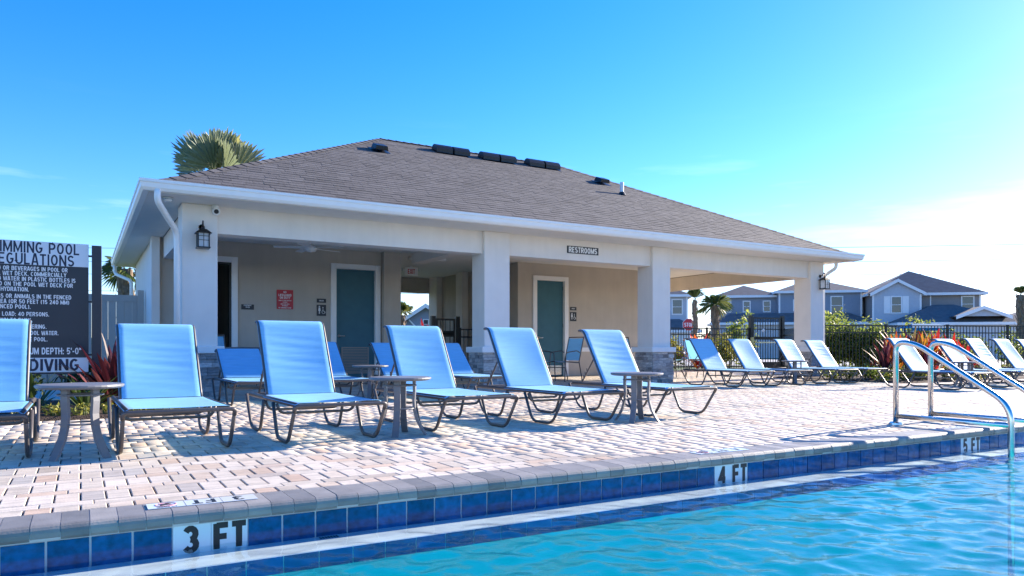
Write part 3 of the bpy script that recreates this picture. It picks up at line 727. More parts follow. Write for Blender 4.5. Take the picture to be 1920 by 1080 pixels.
# ------------------------------------------------------------------ chaise lounges
LW = .335                       # half width over the side rails
def lounger_frame_parts():
    P = {}
    # front loop: foot, up and across the front, down to the other foot
    zr = .287
    for s in (-1, 1):
        m_ = MB()
        pts = [(s * LW, .47, zr - .012), (s * LW, .33, .014), (s * LW, .0, .014), (s * LW, -.20, zr)]
        m_.tube(fillet(pts, .075, 5), .0135, 8); P['front_leg', s] = (m_, M_BRONZE)
        m_ = MB()
        pts = [(s * LW, .80, zr - .012), (s * LW, .93, .014), (s * LW, 1.29, .014), (s * LW, 1.50, zr)]
        m_.tube(fillet(pts, .075, 5), .0135, 8); P['rear_leg', s] = (m_, M_BRONZE)
        m_ = MB(); m_.tube([(s * (LW - .028), -.14, zr + .004), (s * (LW - .028), 1.46, zr + .004)], .0155, 8, flat=1.25); P['side_rail', s] = (m_, M_BRONZE)
    m_ = MB(); m_.tube(fillet([(-LW, -.17, zr - .04), (-LW, -.205, zr + .003), (LW, -.205, zr + .003), (LW, -.17, zr - .04)], .06, 5), .0150, 8); P['front_rail', 0] = (m_, M_BRONZE)
    m_ = MB(); m_.tube(fillet([(-LW, 1.47, zr - .05), (-LW, 1.51, zr), (LW, 1.51, zr), (LW, 1.47, zr - .05)], .06, 5), .0135, 8); P['rear_rail', 0] = (m_, M_BRONZE)
    for i, y in enumerate((.44, .83)):
        m_ = MB(); m_.tube(fillet([(-LW + .02, y, zr - .02), (-LW + .05, y, zr - .095), (LW - .05, y, zr - .095), (LW - .02, y, zr - .02)], .06, 5), .0115, 8); P['stretcher', i] = (m_, M_BRONZE)
    # sling seat, sagging a little between the rails
    m_ = MB(); nu, nv = 21, 15; vs = []
    for j in range(nv):
        for i in range(nu):
            a = i / (nu - 1) * 2 - 1; y = -.185 + 1.07 * j / (nv - 1)
            vs.append((a * .327, y, zr + .0255 - .018 * (abs(a) > .99) - .024 * (1 - a * a) * math.sin(math.pi * min(1, max(0, j / (nv - 1)))) ** .6))
    m_.add(vs, [(j * nu + i, j * nu + i + 1, (j + 1) * nu + i + 1, (j + 1) * nu + i) for j in range(nv - 1) for i in range(nu - 1)])
    P['seat_sling', 0] = (m_, M_SLING)
    return P
FP = {k: m_.mesh(k[0], mt, True) for k, (m_, mt) in lounger_frame_parts().items()}
def back_profile(n=9, L=.67, rc=.10, turn=75):
    pr = [(0, L * i / n) for i in range(n + 1)]
    for i in range(1, 8):
        a = R(turn * i / 7); pr.append((rc - rc * math.cos(a), L + rc * math.sin(a)))
    return pr                                        # (backwards, along)
bp_ = back_profile()
BACK_SLINGS = []
for wamp in (0, .0016, .0034):
  m_ = MB(); nu = 21; vs = []
  bq = back_profile(30)
  for j, (o_, l_) in enumerate(bq):
    for i in range(nu):
        a = (i / (nu - 1) * 2 - 1) if 0 < i < nu - 1 else (1 if i else -1); a = max(-1, min(1, a * 1.0)); sag = wamp * math.sin(l_ * 85 + 2.2 * a + math.sin(l_ * 31)) * (1 - a * a) * math.sin(math.pi * min(1, l_ / .72)) + .016 * (1 - a * a) * math.sin(math.pi * min(1, l_ / .72))
        wr = .016 * max(0, abs(a) - .9) / .1; vs.append((a * .297, o_ + sag - .015 + wr * 1.2, l_ + .004))
  m_.add(vs, [(j * nu + i, j * nu + i + 1, (j + 1) * nu + i + 1, (j + 1) * nu + i) for j in range(len(bq) - 1) for i in range(nu - 1)])
  BACK_SLINGS.append(m_.mesh('back_sling', M_SLING, True))
BACK_RAIL = {}
for s in (-1, 1):
    m_ = MB(); m_.tube([(s * .283, o_ + .004, l_) for o_, l_ in bp_], .0135, 8, flat=1.0); BACK_RAIL[s] = m_.mesh('back_rail', M_BRONZE, True)
m_ = MB(); m_.tube([(-.285, bp_[-1][0] + .004, bp_[-1][1]), (.285, bp_[-1][0] + .004, bp_[-1][1])], .013, 8); BACK_TOP = m_.mesh('back_top_rail', M_BRONZE, True)
HY_, HZ_ = .895, .305
def lounger(x, y, tilt, label, group, turn=0.):
    o = empty('chaise_lounge', (x, y, 0), turn, label, 'lounge chair', group)
    for (nm, i), me in FP.items(): link(nm, me, o)
    rx = -R(tilt)
    link('back_sling', random.choice(BACK_SLINGS), o, (0, HY_, HZ_), (rx, 0, 0))
    for s in (-1, 1): link('back_rail', BACK_RAIL[s], o, (0, HY_, HZ_), (rx, 0, 0))
    link('back_top_rail', BACK_TOP, o, (0, HY_, HZ_), (rx, 0, 0))
    # notched prop from the rear of the frame up to the back
    sb, cb = math.sin(R(tilt)), math.cos(R(tilt)); L_ = .34
    top = Vector((0, HY_ + sb * L_ + .02, HZ_ + cb * L_)); bot = Vector((0, min(1.44, top.y + .26), .285))
    for s in (-1, 1):
        m_ = MB(); ox = Vector((s * .262, 0, 0)); m_.tube([top + ox, bot + ox], .009, 6)
        dv = (bot - top)
        for k in range(4):
            q = top + dv * (.45 + .13 * k) + ox; m_.tube([q, q + Vector((0, .028, -.012)), q + Vector((0, .030, .016))], .006, 5)
        m_.build('back_prop', M_BRONZE, o)
    m_ = MB(); m_.tube([bot + Vector((-.30, 0, 0)), bot + Vector((.30, 0, 0))], .009, 6); m_.build('prop_bar', M_BRONZE, o)
    return o
gF, gB, gR, gS = 'lounges in the row along the pool edge', 'lounges in the row along the pavilion', 'lounges standing before the gate', 'lounges set along the planting bed'
FRONT = [(-.62, 5.50, 33, 'blue sling lounge in the poolside row covering the corner of the regulations sign'),
         (.562, 5.40, 36, 'blue sling lounge in front of the tan fence and maroon plant'),
         (1.632, 5.40, 30, 'blue sling lounge in the poolside row in front of the red wall notice'),
         (2.872, 5.55, 32.5, 'blue sling lounge in the poolside row in front of the louvred teal door'),
         (4.037, 5.57, 32.5, 'blue sling lounge in the poolside row in front of the middle stone column'),
         (5.335, 5.66, 33, 'blue sling lounge at the end of the poolside row, beyond the last small table')]
for x, y, t, lab in FRONT: lounger(x, y, t, lab, gF, R(random.uniform(-1.2, 1.2)))
BACKR = [(1.90, 9.28, 57, 'low reclined blue lounge beside the corner stone column'), (2.985, 9.28, 47, 'blue lounge with shaded top beside a small table, before the louvred door handle'),
         (4.10, 9.28, 48, 'blue lounge in the pavilion row just past the small table'), (5.02, 9.28, 48, 'blue lounge in the pavilion row next to the middle stone column')]
for x, y, t, lab in BACKR: lounger(x, y, t, lab, gB)
RIGHT = [(10.53, 9.25, 35, 'half shaded blue lounge beside the third stone column and red bromeliad'), (11.57, 9.25, 35, 'blue lounge with shaded headrest in front of the gate latch post'),
         (12.98, 9.25, 35, 'pale sunlit blue lounge in front of the black gate, behind a small table'), (13.93, 9.25, 35, 'pale sunlit blue lounge in front of the last pavilion column')]
for x, y, t, lab in RIGHT: lounger(x, y, t + random.uniform(-2, 2), lab, gR, R(random.uniform(-2, 2)))
SIDE = [(13.03, 6.75, 36, 'pale blue lounge seen behind the pool handrail posts, by the maroon cordyline'), (14.55, 6.75, 36, 'blue lounge with half shaded back behind the second handrail'),
        (15.58, 6.75, 36, 'blue lounge with a shadow stripe across its back, before the croton plants'), (16.62, 6.75, 36, 'deep blue shaded lounge beside the one with the shadow stripe'), (17.64, 6.75, 36, 'farthest blue lounge along the planting bed')]
for x, y, t, lab in SIDE: lounger(x, y, t + random.uniform(-2, 2), lab, gS, R(random.uniform(-2, 2)))

# ------------------------------------------------------------------ small round tables
TM = {}
m_ = MB(); m_.lathe([(.0, .440), (.225, .440), (.245, .446), (.252, .455), (.250, .464), (.240, .468), (.0, .468)], 40); TM['table_top'] = m_.mesh('table_top', M_TABLE)
leg_me = []
m_ = MB(); w = .026
prof = [(.125, .44), (.128, .36), (.122, .28), (.128, .20), (.150, .12), (.185, .05), (.220, 0.0)]
vs = []
for r_, z in prof:
    for a, b_ in ((0, -w), (0, w), (.020, w), (.020, -w)): vs.append((r_ - a, b_, z))
n = len(prof)
m_.add(vs, [(i * 4 + j, i * 4 + (j + 1) % 4, (i + 1) * 4 + (j + 1) % 4, (i + 1) * 4 + j) for i in range(n - 1) for j in range(4)] + [(3, 2, 1, 0), tuple((n - 1) * 4 + j for j in range(4))])
LEG = m_.mesh('leg', M_TABLE)
m_ = MB()
for r_, z in ((.118, .215),):
    m_.tube([(r_ * math.cos(a), r_ * math.sin(a), z) for a in np.linspace(0, 2 * math.pi, 25)], .006, 6, caps=False)
RING = m_.mesh('ring_brace', M_TABLE, True)
m_ = MB(); m_.tube([(r_ * math.cos(a), r_ * math.sin(a), .40) for r_ in (.13,) for a in np.linspace(0, 2 * math.pi, 25)], .006, 6, caps=False); RING2 = m_.mesh('ring_brace', M_TABLE, True)
def table(x, y, rot, label):
    o = empty('side_table', (x, y, 0), R(rot), label, 'side table', 'small round tables between the lounges')
    link('table_top', TM['table_top'], o); link('ring_brace', RING, o); link('ring_brace', RING2, o)
    for k in range(4): link('leg', LEG, o, (0, 0, 0), R(45 + 90 * k))
table(.0, 5.47, 0, 'round grey side table in front of the regulations sign')
table(2.23, 5.57, 12, 'round grey side table between the lounges before the red notice and the louvred door')
table(4.60, 5.45, -8, 'round grey side table at the open end of the poolside row')
table(3.50, 9.85, 20, 'round grey side table in the shade before the louvred door')
table(12.30, 9.75, 0, 'round grey side table in front of the black gate')
table(13.78, 7.25, 10, 'round grey side table behind the pool handrail')

# ------------------------------------------------------------------ pool handrails
def handrail(x, label):
    o = empty('pool_handrail', (x, 4.02, 0), 0, label, 'handrail', 'stainless handrails at the pool steps')
    r_ = .024
    m_ = MB(); m_.tube(fillet([(0, 0, 0), (0, 0, .765), (0, -.20, .735), (0, -.97, .235), (0, -.97, -1.3)], .15, 8), r_, 14); m_.build('rail', M_STEEL, o, smooth=True)
    m_ = MB(); m_.tube([(0, 0, .075), (0, -.97, .075)], r_ * .95, 14); m_.build('lower_bar', M_STEEL, o, smooth=True)
    MB().lathe([(.062, 0.0005), (.060, .014), (.045, .022), (.026, .024)], 24).build('escutcheon', M_STEEL, o)
handrail(6.47, 'polished steel pool handrail standing nearer the four foot marker')
handrail(7.03, 'polished steel pool handrail standing farther from the four foot marker')

# ------------------------------------------------------------------ pool regulations sign
sg_ = empty('regulations_sign', (-.45, 9.28, 0), R(-1.5), 'charcoal pool regulations sign with white header standing in the planting bed', 'sign')
SX0, SX1, ST_, SB_ = -.50, .528, 1.835, .425
MB().box(SX0, SX1, -.012, .012, SB_ - .0, ST_).build('panel', M_SIGND, sg_)
MB().box(SX0 - .13, SX0 - .035, -.045, .045, 0, ST_ + .01).build('post', M_SIGND, sg_, bevel=.004)
MB().box(SX1 + .030, SX1 + .125, -.045, .045, 0, ST_ - .01).build('post', M_SIGND, sg_, bevel=.004)
for z in (.62, 1.2, 1.7):
    for x0, x1 in ((SX0 - .036, SX0), (SX1, SX1 + .031)): MB().box(x0, x1, -.006, .006, z, z + .02).build('bracket', M_SIGND, sg_)
hd = MB().box(SX0 + .002, SX1 - .002, -.016, -.0125, 1.585, ST_ - .002).build('header_panel', M_SIGNW, sg_)
ft = MB().box(SX0 + .002, SX1 - .002, -.016, -.0125, .445, .600).build('footer_panel', M_SIGNW, sg_)
lettering('lettering', 'SWIMMING POOL', .165, M_INK, hd, (SX1 - .075, -.0165, 1.770), FACE_CAM, 'RIGHT', weight=.15, sx=.91)
lettering('lettering', 'REGULATIONS', .165, M_INK, hd, (SX1 - .135, -.0165, 1.645), FACE_CAM, 'RIGHT', weight=.15, sx=.91)
lettering('lettering', 'NO DIVING', .175, M_INK, ft, (SX1 - .075, -.0165, .524), FACE_CAM, 'RIGHT', weight=.18, sx=1.12)
LINES = [(1.543, 'NO FOOD OR BEVERAGES IN POOL OR', .905), (1.488, 'ON POOL WET DECK. COMMERCIALLY', .90), (1.433, 'BOTTLED WATER IN PLASTIC BOTTLES IS', .975), (1.378, 'ALLOWED ON THE POOL WET DECK FOR', .965), (1.323, 'PATRON HYDRATION.', .53),
         (1.250, 'NO GLASS OR ANIMALS IN THE FENCED', .945), (1.195, 'POOL AREA (OR 50 FEET (15 240 MM)', .86), (1.140, 'OF UNFENCED POOL).', .565), (1.063, 'BATHING LOAD: 40 PERSONS.', .67), (.998, 'OPEN DAWN TO DUSK.', .71), (.931, 'SHOWER BEFORE ENTERING.', .67), (.864, 'DO NOT DRINK THE POOL WATER.', .88), (.797, 'NO FURNITURE IN THE POOL.', .95)]
for z, tx, _ in LINES:
    lettering('lettering', tx, .0615, M_WHITE, sg_, (SX0 + .050, -.0135, z), FACE_CAM, 'LEFT', weight=.17, sx=.93)
lettering('lettering', 'MAXIMUM DEPTH: 5\'-0"', .098, M_WHITE, sg_, (SX1 - .065, -.0135, .672), FACE_CAM, 'RIGHT', weight=.18, sx=.80)

# ------------------------------------------------------------------ things fixed to the pavilion
def plate_sign(name, x, y, z, w, h, m, label, cat='sign', t=.012):
    o = empty(name, (x, y, z), 0, label, cat)
    MB().box(-w / 2, w / 2, -t, -.0015, -h / 2, h / 2).build('plate', m, o, bevel=.003)
    return o
o = plate_sign('restrooms_sign', 8.53, 11.735, 2.636, .76, .145, M_SIGND, 'dark RESTROOMS sign with white capitals on the front beam')
lettering('lettering', 'RESTROOMS', .150, M_WHITE, o, (0, -.0128, 0), FACE_CAM, weight=.21, sx=1.02)
o = plate_sign('warning_notice', 3.658, WY, 1.724, .335, .40, M_RED, 'red warning notice with white capitals on the taupe wall')
for z, tx, sz in ((.152, 'NO', .06), (.090, 'LIFEGUARD', .066), (.036, 'ON DUTY', .066), (-.022, 'SWIM AT YOUR OWN RISK', .0285), (-.056, 'CHILDREN', .026), (-.095, 'MUST BE WITH', .033), (-.130, 'AN ADULT', .033), (-.172, 'NO SWIMMING ALONE', .0335)):
    lettering('lettering', tx, sz, M_WHITE, o, (0, -.0125, z), FACE_CAM, bold=.012)
def restroom_plates(x, z, side):
    a = plate_sign('room_plate', x, WY, z + .205, .20, .085, M_SIGND, 'small black braille plate above the restroom symbol beside the %s' % side)
    lettering('lettering', 'UNISEX', .04, M_WHITE, a, (0, -.0125, 0), FACE_CAM, bold=.01)
    b_ = plate_sign('restroom_symbol', x, WY, z, .20, .235, M_SIGND, 'black restroom plate with person and wheelchair symbols beside the %s' % side)
    s_ = MB()
    s_.lathe([(.0, .066), (.012, .068), (.016, .08), (.012, .092), (0, .094)], 10, (-.045, -.0125)); s_.build('person_head', M_WHITE, b_)
    MB().add([(-.062, -.0128, .060), (-.028, -.0128, .060), (-.020, -.0128, -.01), (-.034, -.0128, -.012), (-.036, -.0128, -.075), (-.054, -.0128, -.075), (-.056, -.0128, -.012), (-.070, -.0128, -.01)], [(0, 7, 6, 5, 4, 3, 2, 1)]).build('person_figure', M_WHITE, b_)
    s_ = MB(); s_.tube([(.042 + .034 * math.cos(a_), -.0125, -.035 + .034 * math.sin(a_)) for a_ in np.linspace(R(100), R(370), 16)], .005, 5)
    s_.tube([(.030, -.0125, .045), (.034, -.0125, -.015), (.062, -.0125, -.018), (.078, -.0125, -.06)], .006, 5); s_.lathe([(.011, .052), (.011, .07)], 8, (.030, -.0125)); s_.build('wheelchair_figure', M_WHITE, b_)
restroom_plates(4.42, 1.52, 'louvred door'); restroom_plates(10.96, 1.535, 'plain teal door')
o = plate_sign('room_plate', 2.917, WY, 1.548, .245, .105, M_SIGND, 'black equipment room plate beside the dark open doorway')
lettering('lettering', 'EQUIPMENT\nROOM', .036, M_WHITE, o, (0, -.0125, .014), FACE_CAM, bold=.012)

def lantern(x, z, label, y=CY0):
    o = empty('wall_lantern', (x, y, z), 0, label, 'wall lantern', 'black lanterns on the end columns')
    cy = -.13
    m_ = MB(); m_.lathe([(.045, -.01), (.045, .0)], 14); m_.build('wall_plate', M_DARKMETAL, o, rot=(R(90), 0, 0), loc=(0, 0, .16))
    m_ = MB(); m_.tube(fillet([(0, 0, .16), (0, -.06, .17), (0, cy, .26), (0, cy, .12)], .05, 5), .011, 8); m_.build('arm', M_DARKMETAL, o, smooth=True)
    m_ = MB()
    a, b_ = .075, .105
    m_.add([(-.11, cy - .11, .055), (.11, cy - .11, .055), (.11, cy + .11, .055), (-.11, cy + .11, .055), (-.045, cy - .045, .115), (.045, cy - .045, .115), (.045, cy + .045, .115), (-.045, cy + .045, .115)],
           [(0, 1, 5, 4), (1, 2, 6, 5), (2, 3, 7, 6), (3, 0, 4, 7), (4, 5, 6, 7), (3, 2, 1, 0)])
    m_.lathe([(.03, .115), (.026, .135), (.012, .15)], 10, (0, cy)); m_.build('cap', M_DARKMETAL, o)
    f_ = MB()
    for sx in (-1, 1):
        for sy in (-1, 1): f_.box(sx * .074 - .008, sx * .074 + .008, cy + sy * .074 - .008, cy + sy * .074 + .008, -.145, .054)
    f_.box(-.09, .09, cy - .09, cy + .09, -.165, -.145)
    for z_ in (.01, -.05): f_.box(-.066, .066, cy - .079, cy - .073, z_ - .004, z_ + .004)
    f_.box(-.004, .004, cy - .0785, cy - .0735, -.145, .054)
    f_.build('cage', M_DARKMETAL, o)
    MB().box(-.068, .068, cy - .068, cy + .068, -.144, .053).build('glass', M_LAMPGLASS, o)
    m_ = MB(); m_.lathe([(.016, -.14), (.016, -.04), (.022, -.01), (.018, .02), (.0, .03)], 10, (0, cy)); m_.build('bulb', M_PLASTIC_W, o, smooth=True)
lantern(1.545, 2.33, 'black caged lantern on the corner column beneath the white camera'); lantern(15.63, 2.32, 'black caged lantern on the far column beside the gate')
o = empty('security_camera', (1.73, 11.62, 2.78), 0, 'white bullet security camera under the eave at the corner column', 'camera')
MB().lathe([(.055, 0), (.055, .045), (.03, .052)], 16).build('mount', M_PLASTIC_W, o)
m_ = MB(); m_.tube([(0, .06, -.03), (0, -.08, -.055), (0, -.085, -.056)], [.055, .058, .045], 16); m_.build('housing', M_PLASTIC_W, o, smooth=True)
m_ = MB(); m_.tube([(0, -.0855, -.056), (0, -.092, -.0575)], .034, 16); m_.build('lens', M_BLACK, o)
o = empty('flood_light', (1.06, 11.35, 2.832), 0, 'small round eave light with chrome ring beneath the soffit', 'light')
MB().lathe([(.075, 0), (.075, -.03), (.06, -.035)][::-1], 18).build('ring', M_STEEL, o); MB().lathe([(.0, -.065), (.04, -.06), (.055, -.036)], 18).build('lens', M_PLASTIC_W, o)
o = empty('ceiling_fan', (3.72, 13.75, CEIL), 0, 'white ceiling fan under the porch ceiling', 'ceiling fan')
m_ = MB(); m_.lathe([(.07, 0), (.05, -.05), (.018, -.06), (.018, -.20), (.10, -.22), (.12, -.27), (.09, -.32), (.0, -.34)][::-1], 18); m_.build('motor', M_PLASTIC_W, o, smooth=True)
for k in range(5): MB().box(.10, .66, -.06, .06, -.265, -.255).build('blade', M_PLASTIC_W, o, rot=(R(8), 0, R(72 * k + 20)))
o = empty('exit_sign', at(771, 19.0) + (CEIL,), R(-8), 'white exit sign with red letters hanging under the breezeway ceiling', 'sign')
MB().box(-.17, .17, -.025, .025, -.24, -.03).build('housing', M_PLASTIC_W, o, bevel=.005); MB().box(-.03, .03, -.02, .02, -.03, 0).build('canopy', M_PLASTIC_W, o)
lettering('lettering', 'EXIT', .17, M_RED, o, (0, -.0262, -.137), FACE_CAM, bold=.01, sx=.72)
for s in (-1, 1):
    m_ = MB(); m_.tube([(s * .17, 0, -.10), (s * .235, -.02, -.10)], [.012, .04], 10); m_.build('emergency_lamp', M_PLASTIC_W, o)
for x, y, lab in ((6.9, 13.6, 'small white dome light on the porch ceiling by the middle column'),):
    o = empty('ceiling_light', (x, y, CEIL), 0, lab, 'light'); MB().lathe([(.0, -.09), (.05, -.085), (.075, -.05), (.08, 0)], 18).build('dome', M_PLASTIC_W, o, smooth=True); MB().lathe([(.10, -.012), (.10, 0)], 18).build('base', M_TRIMW, o)
for x, y, w_, lab in ((7.05, 15.9, .9, 'long white ceiling panel light in the breezeway'), (7.75, 12.5, .8, 'white strip light behind the middle beam'), (11.2, 12.5, .8, 'white strip light behind the right hand beam')):
    o = empty('panel_light', (x, y, CEIL), 0, lab, 'light'); MB().box(-w_ / 2, w_ / 2, -.09, .09, -.05, 0).build('housing', M_PLASTIC_W, o, bevel=.01); MB().box(-w_ / 2 + .03, w_ / 2 - .03, -.07, .07, -.056, -.05).build('diffuser', M_TRIMW, o)
o = empty('drinking_fountain', (9.30, 16.35, 0), 0, 'bronze wall drinking fountain in the breezeway', 'drinking fountain')
m_ = MB(); m_.add([(-.42, -.18, .86), (0, -.20, .86), (0, .20, .86), (-.42, .18, .86), (-.34, -.13, .70), (0, -.20, .60), (0, .20, .60), (-.34, .13, .70)], [(0, 1, 2, 3), (7, 6, 5, 4), (0, 4, 5, 1), (3, 2, 6, 7), (0, 3, 7, 4), (1, 5, 6, 2)]); m_.build('basin', M_BRONZE, o, bevel=.015)
m_ = MB(); m_.tube([(-.06, .08, .86), (-.06, .08, .93), (-.12, .06, .95)], .012, 8); m_.build('spout', M_STEEL, o)
MB().box(-.10, -.005, -.15, .15, .25, .60).build('pedestal', M_BRONZE, o)

# ------------------------------------------------------------------ sling dining chairs on the porch
def dining_chair(x, y, rot, label):
    o = empty('dining_chair', (x, y, 0), R(rot), label, 'chair', 'sling dining chairs under the porch')
    for s in (-1, 1):
        m_ = MB(); m_.tube(fillet([(s * .25, -.24, 0), (s * .25, -.20, .62), (s * .25, .12, .66), (s * .25, .20, .62)], .06, 4), .012, 6); m_.build('front_leg', M_BRONZE, o)
        m_ = MB(); m_.tube([(s * .23, .30, 0), (s * .23, .20, .42), (s * .23, .34, .96)], .012, 6); m_.build('rear_leg', M_BRONZE, o)
        m_ = MB(); m_.tube([(s * .235, -.215, .43), (s * .235, .21, .40)], .012, 6); m_.build('seat_rail', M_BRONZE, o)
    m_ = MB(); m_.tube([(-.24, .34, .955), (.24, .34, .955)], .012, 6); m_.build('top_rail', M_BRONZE, o)
    m_ = MB(); m_.tube([(-.25, -.20, .30), (.25, -.20, .30)], .009, 6); m_.build('stretcher', M_BRONZE, o)
    MB().add([(-.23, -.21, .44), (.23, -.21, .44), (.23, .20, .41), (-.23, .20, .41), (-.2, 0, .405), (.2, 0, .405)], [(0, 1, 5, 4), (4, 5, 2, 3)]).build('seat_sling', M_SLING, o)
    MB().add([(-.22, .21, .45), (.22, .21, .45), (.22, .335, .93), (-.22, .335, .93)], [(0, 1, 2, 3)]).build('back_sling', M_SLING, o)
dining_chair(8.55, 13.35, 15, 'blue sling dining chair facing the pool before the plain teal door')
dining_chair(9.05, 13.10, -82, 'blue sling dining chair side-on before the plain teal door')
dining_chair(10.95, 13.15, 95, 'blue sling dining chair side-on beside the third stone column')
dining_chair(12.75, 13.75, 20, 'blue sling dining chair on the sunlit floor past the third stone column')
dining_chair(13.25, 13.25, 80, 'blue sling dining chair half hidden behind the shaded lounge by the gate side')
dining_chair(2.15, 14.2, 10, 'blue sling dining chair in front of the dark open doorway')
dining_chair(3.20, 14.3, -160, 'blue sling dining chair against the wall below the small room plate')
def dining_table(x, y, label):
    o = empty('dining_table', (x, y, 0), 0, label, 'table', 'round tables under the porch')
    MB().lathe([(.0, .70), (.50, .70), (.52, .715), (.50, .73), (0, .73)], 28).build('table_top', M_TABLE, o)
    for k in range(4):
        m_ = MB(); a = R(45 + 90 * k); m_.tube([(.2 * math.cos(a), .2 * math.sin(a), .70), (.22 * math.cos(a), .22 * math.sin(a), .3), (.38 * math.cos(a), .38 * math.sin(a), 0)], .018, 6); m_.build('leg', M_TABLE, o)
dining_table(2.70, 14.05, 'round dark dining table before the taupe wall near the open doorway')
# ------------------------------------------------------------------ fences
def fence(p, q, label, h=1.37, pitch=.105, tag_group=None, skip_end=False, y_post=True):
    p, q = Vector((*p, 0)), Vector((*q, 0)); L_ = (q - p).length; an = math.atan2(q.y - p.y, q.x - p.x)
    o = empty('aluminium_fence', p, an, label, 'fence', tag_group)
    npan = max(1, round(L_ / 1.83)); pl = L_ / npan
    post_me = MB().box(-.027, .027, -.027, .027, -.03, h + .03).box(-.034, .034, -.034, .034, h + .03, h + .045).mesh('post', M_DARKMETAL)
    rail_me = MB().box(.027, pl - .027, -.014, .014, -.016, .016).mesh('rail', M_DARKMETAL)
    pick_me = MB().box(-.008, .008, -.008, .008, .06, h - .016).mesh('picket', M_DARKMETAL)
    for i in range(npan + (0 if skip_end else 1)): link('post', post_me, o, (i * pl, 0, 0))
    for i in range(npan):
        for z in (.12, h - .20, h): link('rail', rail_me, o, (i * pl, 0, z))
        n = int((pl - .06) / pitch)
        for k in range(n): link('picket', pick_me, o, (i * pl + (k + 1) * pl / (n + 1), 0, 0))
    return o
fence((15.95, 17.65), (19.45, 17.28), 'black picket fence running from the gate towards the pavilion, stop sign beyond')
fence((21.02, 17.10), (18.15, 13.45), 'short black picket fence return hidden behind the last pavilion column', skip_end=True)
fence((18.15, 13.45), (27.2, 9.72), 'black picket fence behind the cordylines with hedge and houses beyond')
def gate(p, q, label, h=1.78, name='pedestrian_gate', closer=True):
    p, q = Vector((*p, 0)), Vector((*q, 0)); L_ = (q - p).length; an = math.atan2(q.y - p.y, q.x - p.x)
    o = empty(name, p, an, label, 'gate')
    for x in (0, L_): MB().box(x - .055, x + .055, -.055, .055, -.03, h + .06).build('post', M_DARKMETAL, o)
    x0, x1 = .075, L_ - .075
    MB().box(x0, x0 + .05, -.025, .025, .06, h).box(x1 - .05, x1, -.025, .025, .06, h).box(x0 + .05, x1 - .05, -.025, .025, h - .05, h).box(x0 + .05, x1 - .05, -.025, .025, .06, .26).build('gate_frame', M_DARKMETAL, o)
    for z in (h - .42, 1.02): MB().box(x0 + .05, x1 - .05, -.018, .018, z, z + (.035 if z > 1.1 else .10)).build('rail', M_DARKMETAL, o)
    if closer:
        MB().box(x0 + .05, x1 - .06, -.06, -.022, .90, .95).build('push_bar', M_STEEL, o)
        MB().box(-.07, .07, -.085, -.056, .84, 1.10).build('lock_box', M_STEEL, o)
        m_ = MB(); m_.lathe([(.0, -.02), (.05, -.015), (.055, 0), (0, .01)], 12); m_.build('warning_disc', M_PLASTIC_W, o, loc=(L_ * .38, -.03, h - .44), rot=(R(90), 0, 0))
    n = int((x1 - x0) / .11)
    pm = MB().box(-.009, .009, -.009, .009, .26, h - .05).mesh('picket', M_DARKMETAL)
    for k in range(1, n): link('picket', pm, o, (x0 + k * (x1 - x0) / n, 0, 0))
gate((19.55, 17.27), (20.95, 17.12), 'tall black pedestrian gate with lock box and push bar behind the lounges')
gate((7.92, 17.5), (8.62, 17.5), 'black gate standing across the breezeway', h=1.50, name='breezeway_gate', closer=False)
fence((8.70, 17.5), (9.28, 17.5), 'low black fence panel beside the breezeway gate', h=1.22)
# tan vinyl privacy fence beside the pavilion
vf = empty('privacy_fence', (1.15, 17.55, 0), 0, 'tan vinyl privacy fence joining the side of the pavilion behind the sign', 'fence')
bd = MB().box(.002, .148, -.012, .012, .10, 1.70).mesh('board', M_VINYL)
for i in range(60): link('board', bd, vf, (-.05 - (i + 1) * .15, random.uniform(-.001, .001), 0))
for k in range(6):
    x = -.0 - k * 1.8
    if k: MB().box(x - .064, x + .064, -.064, .064, -.05, 1.88).build('post', M_VINYL, vf, bevel=.004)
    else: MB().box(x - .10, x + .02, -.064, .064, -.05, 1.95).build('post', M_VINYL, vf, bevel=.004)
    if k < 5:
        for z0, z1 in ((1.70, 1.84), (.03, .12)): MB().box(x - 1.8 + .064, x - .064 - (.036 if k == 0 else 0), -.026, .026, z0, z1).build('rail', M_VINYL, vf)

# ------------------------------------------------------------------ plants
def blade(mb, base, az, elev, L_, w, bend, tone, n=5, fold=.25):
    """a long arching leaf"""
    p = Vector(base); d = Vector((math.cos(az) * math.cos(elev), math.sin(az) * math.cos(elev), math.sin(elev)))
    side = Vector((-math.sin(az), math.cos(az), 0)); vs = []
    for i in range(n + 1):
        t = i / n; ww = w * (.35 + .65 * math.sin(math.pi * min(1, .18 + .82 * t)) ** .8) if i < n else .002
        e = elev - bend * t * t
        d = Vector((math.cos(az) * math.cos(e), math.sin(az) * math.cos(e), math.sin(e)))
        nrm = side.cross(d)
        vs += [p - side * ww + nrm * ww * fold, p, p + side * ww + nrm * ww * fold]
        p = p + d * (L_ / n)
    fs = []
    for i in range(n): a = i * 3; fs += [(a, a + 1, a + 4, a + 3), (a + 1, a + 2, a + 5, a + 4)]
    mb.add(vs, fs, tone)
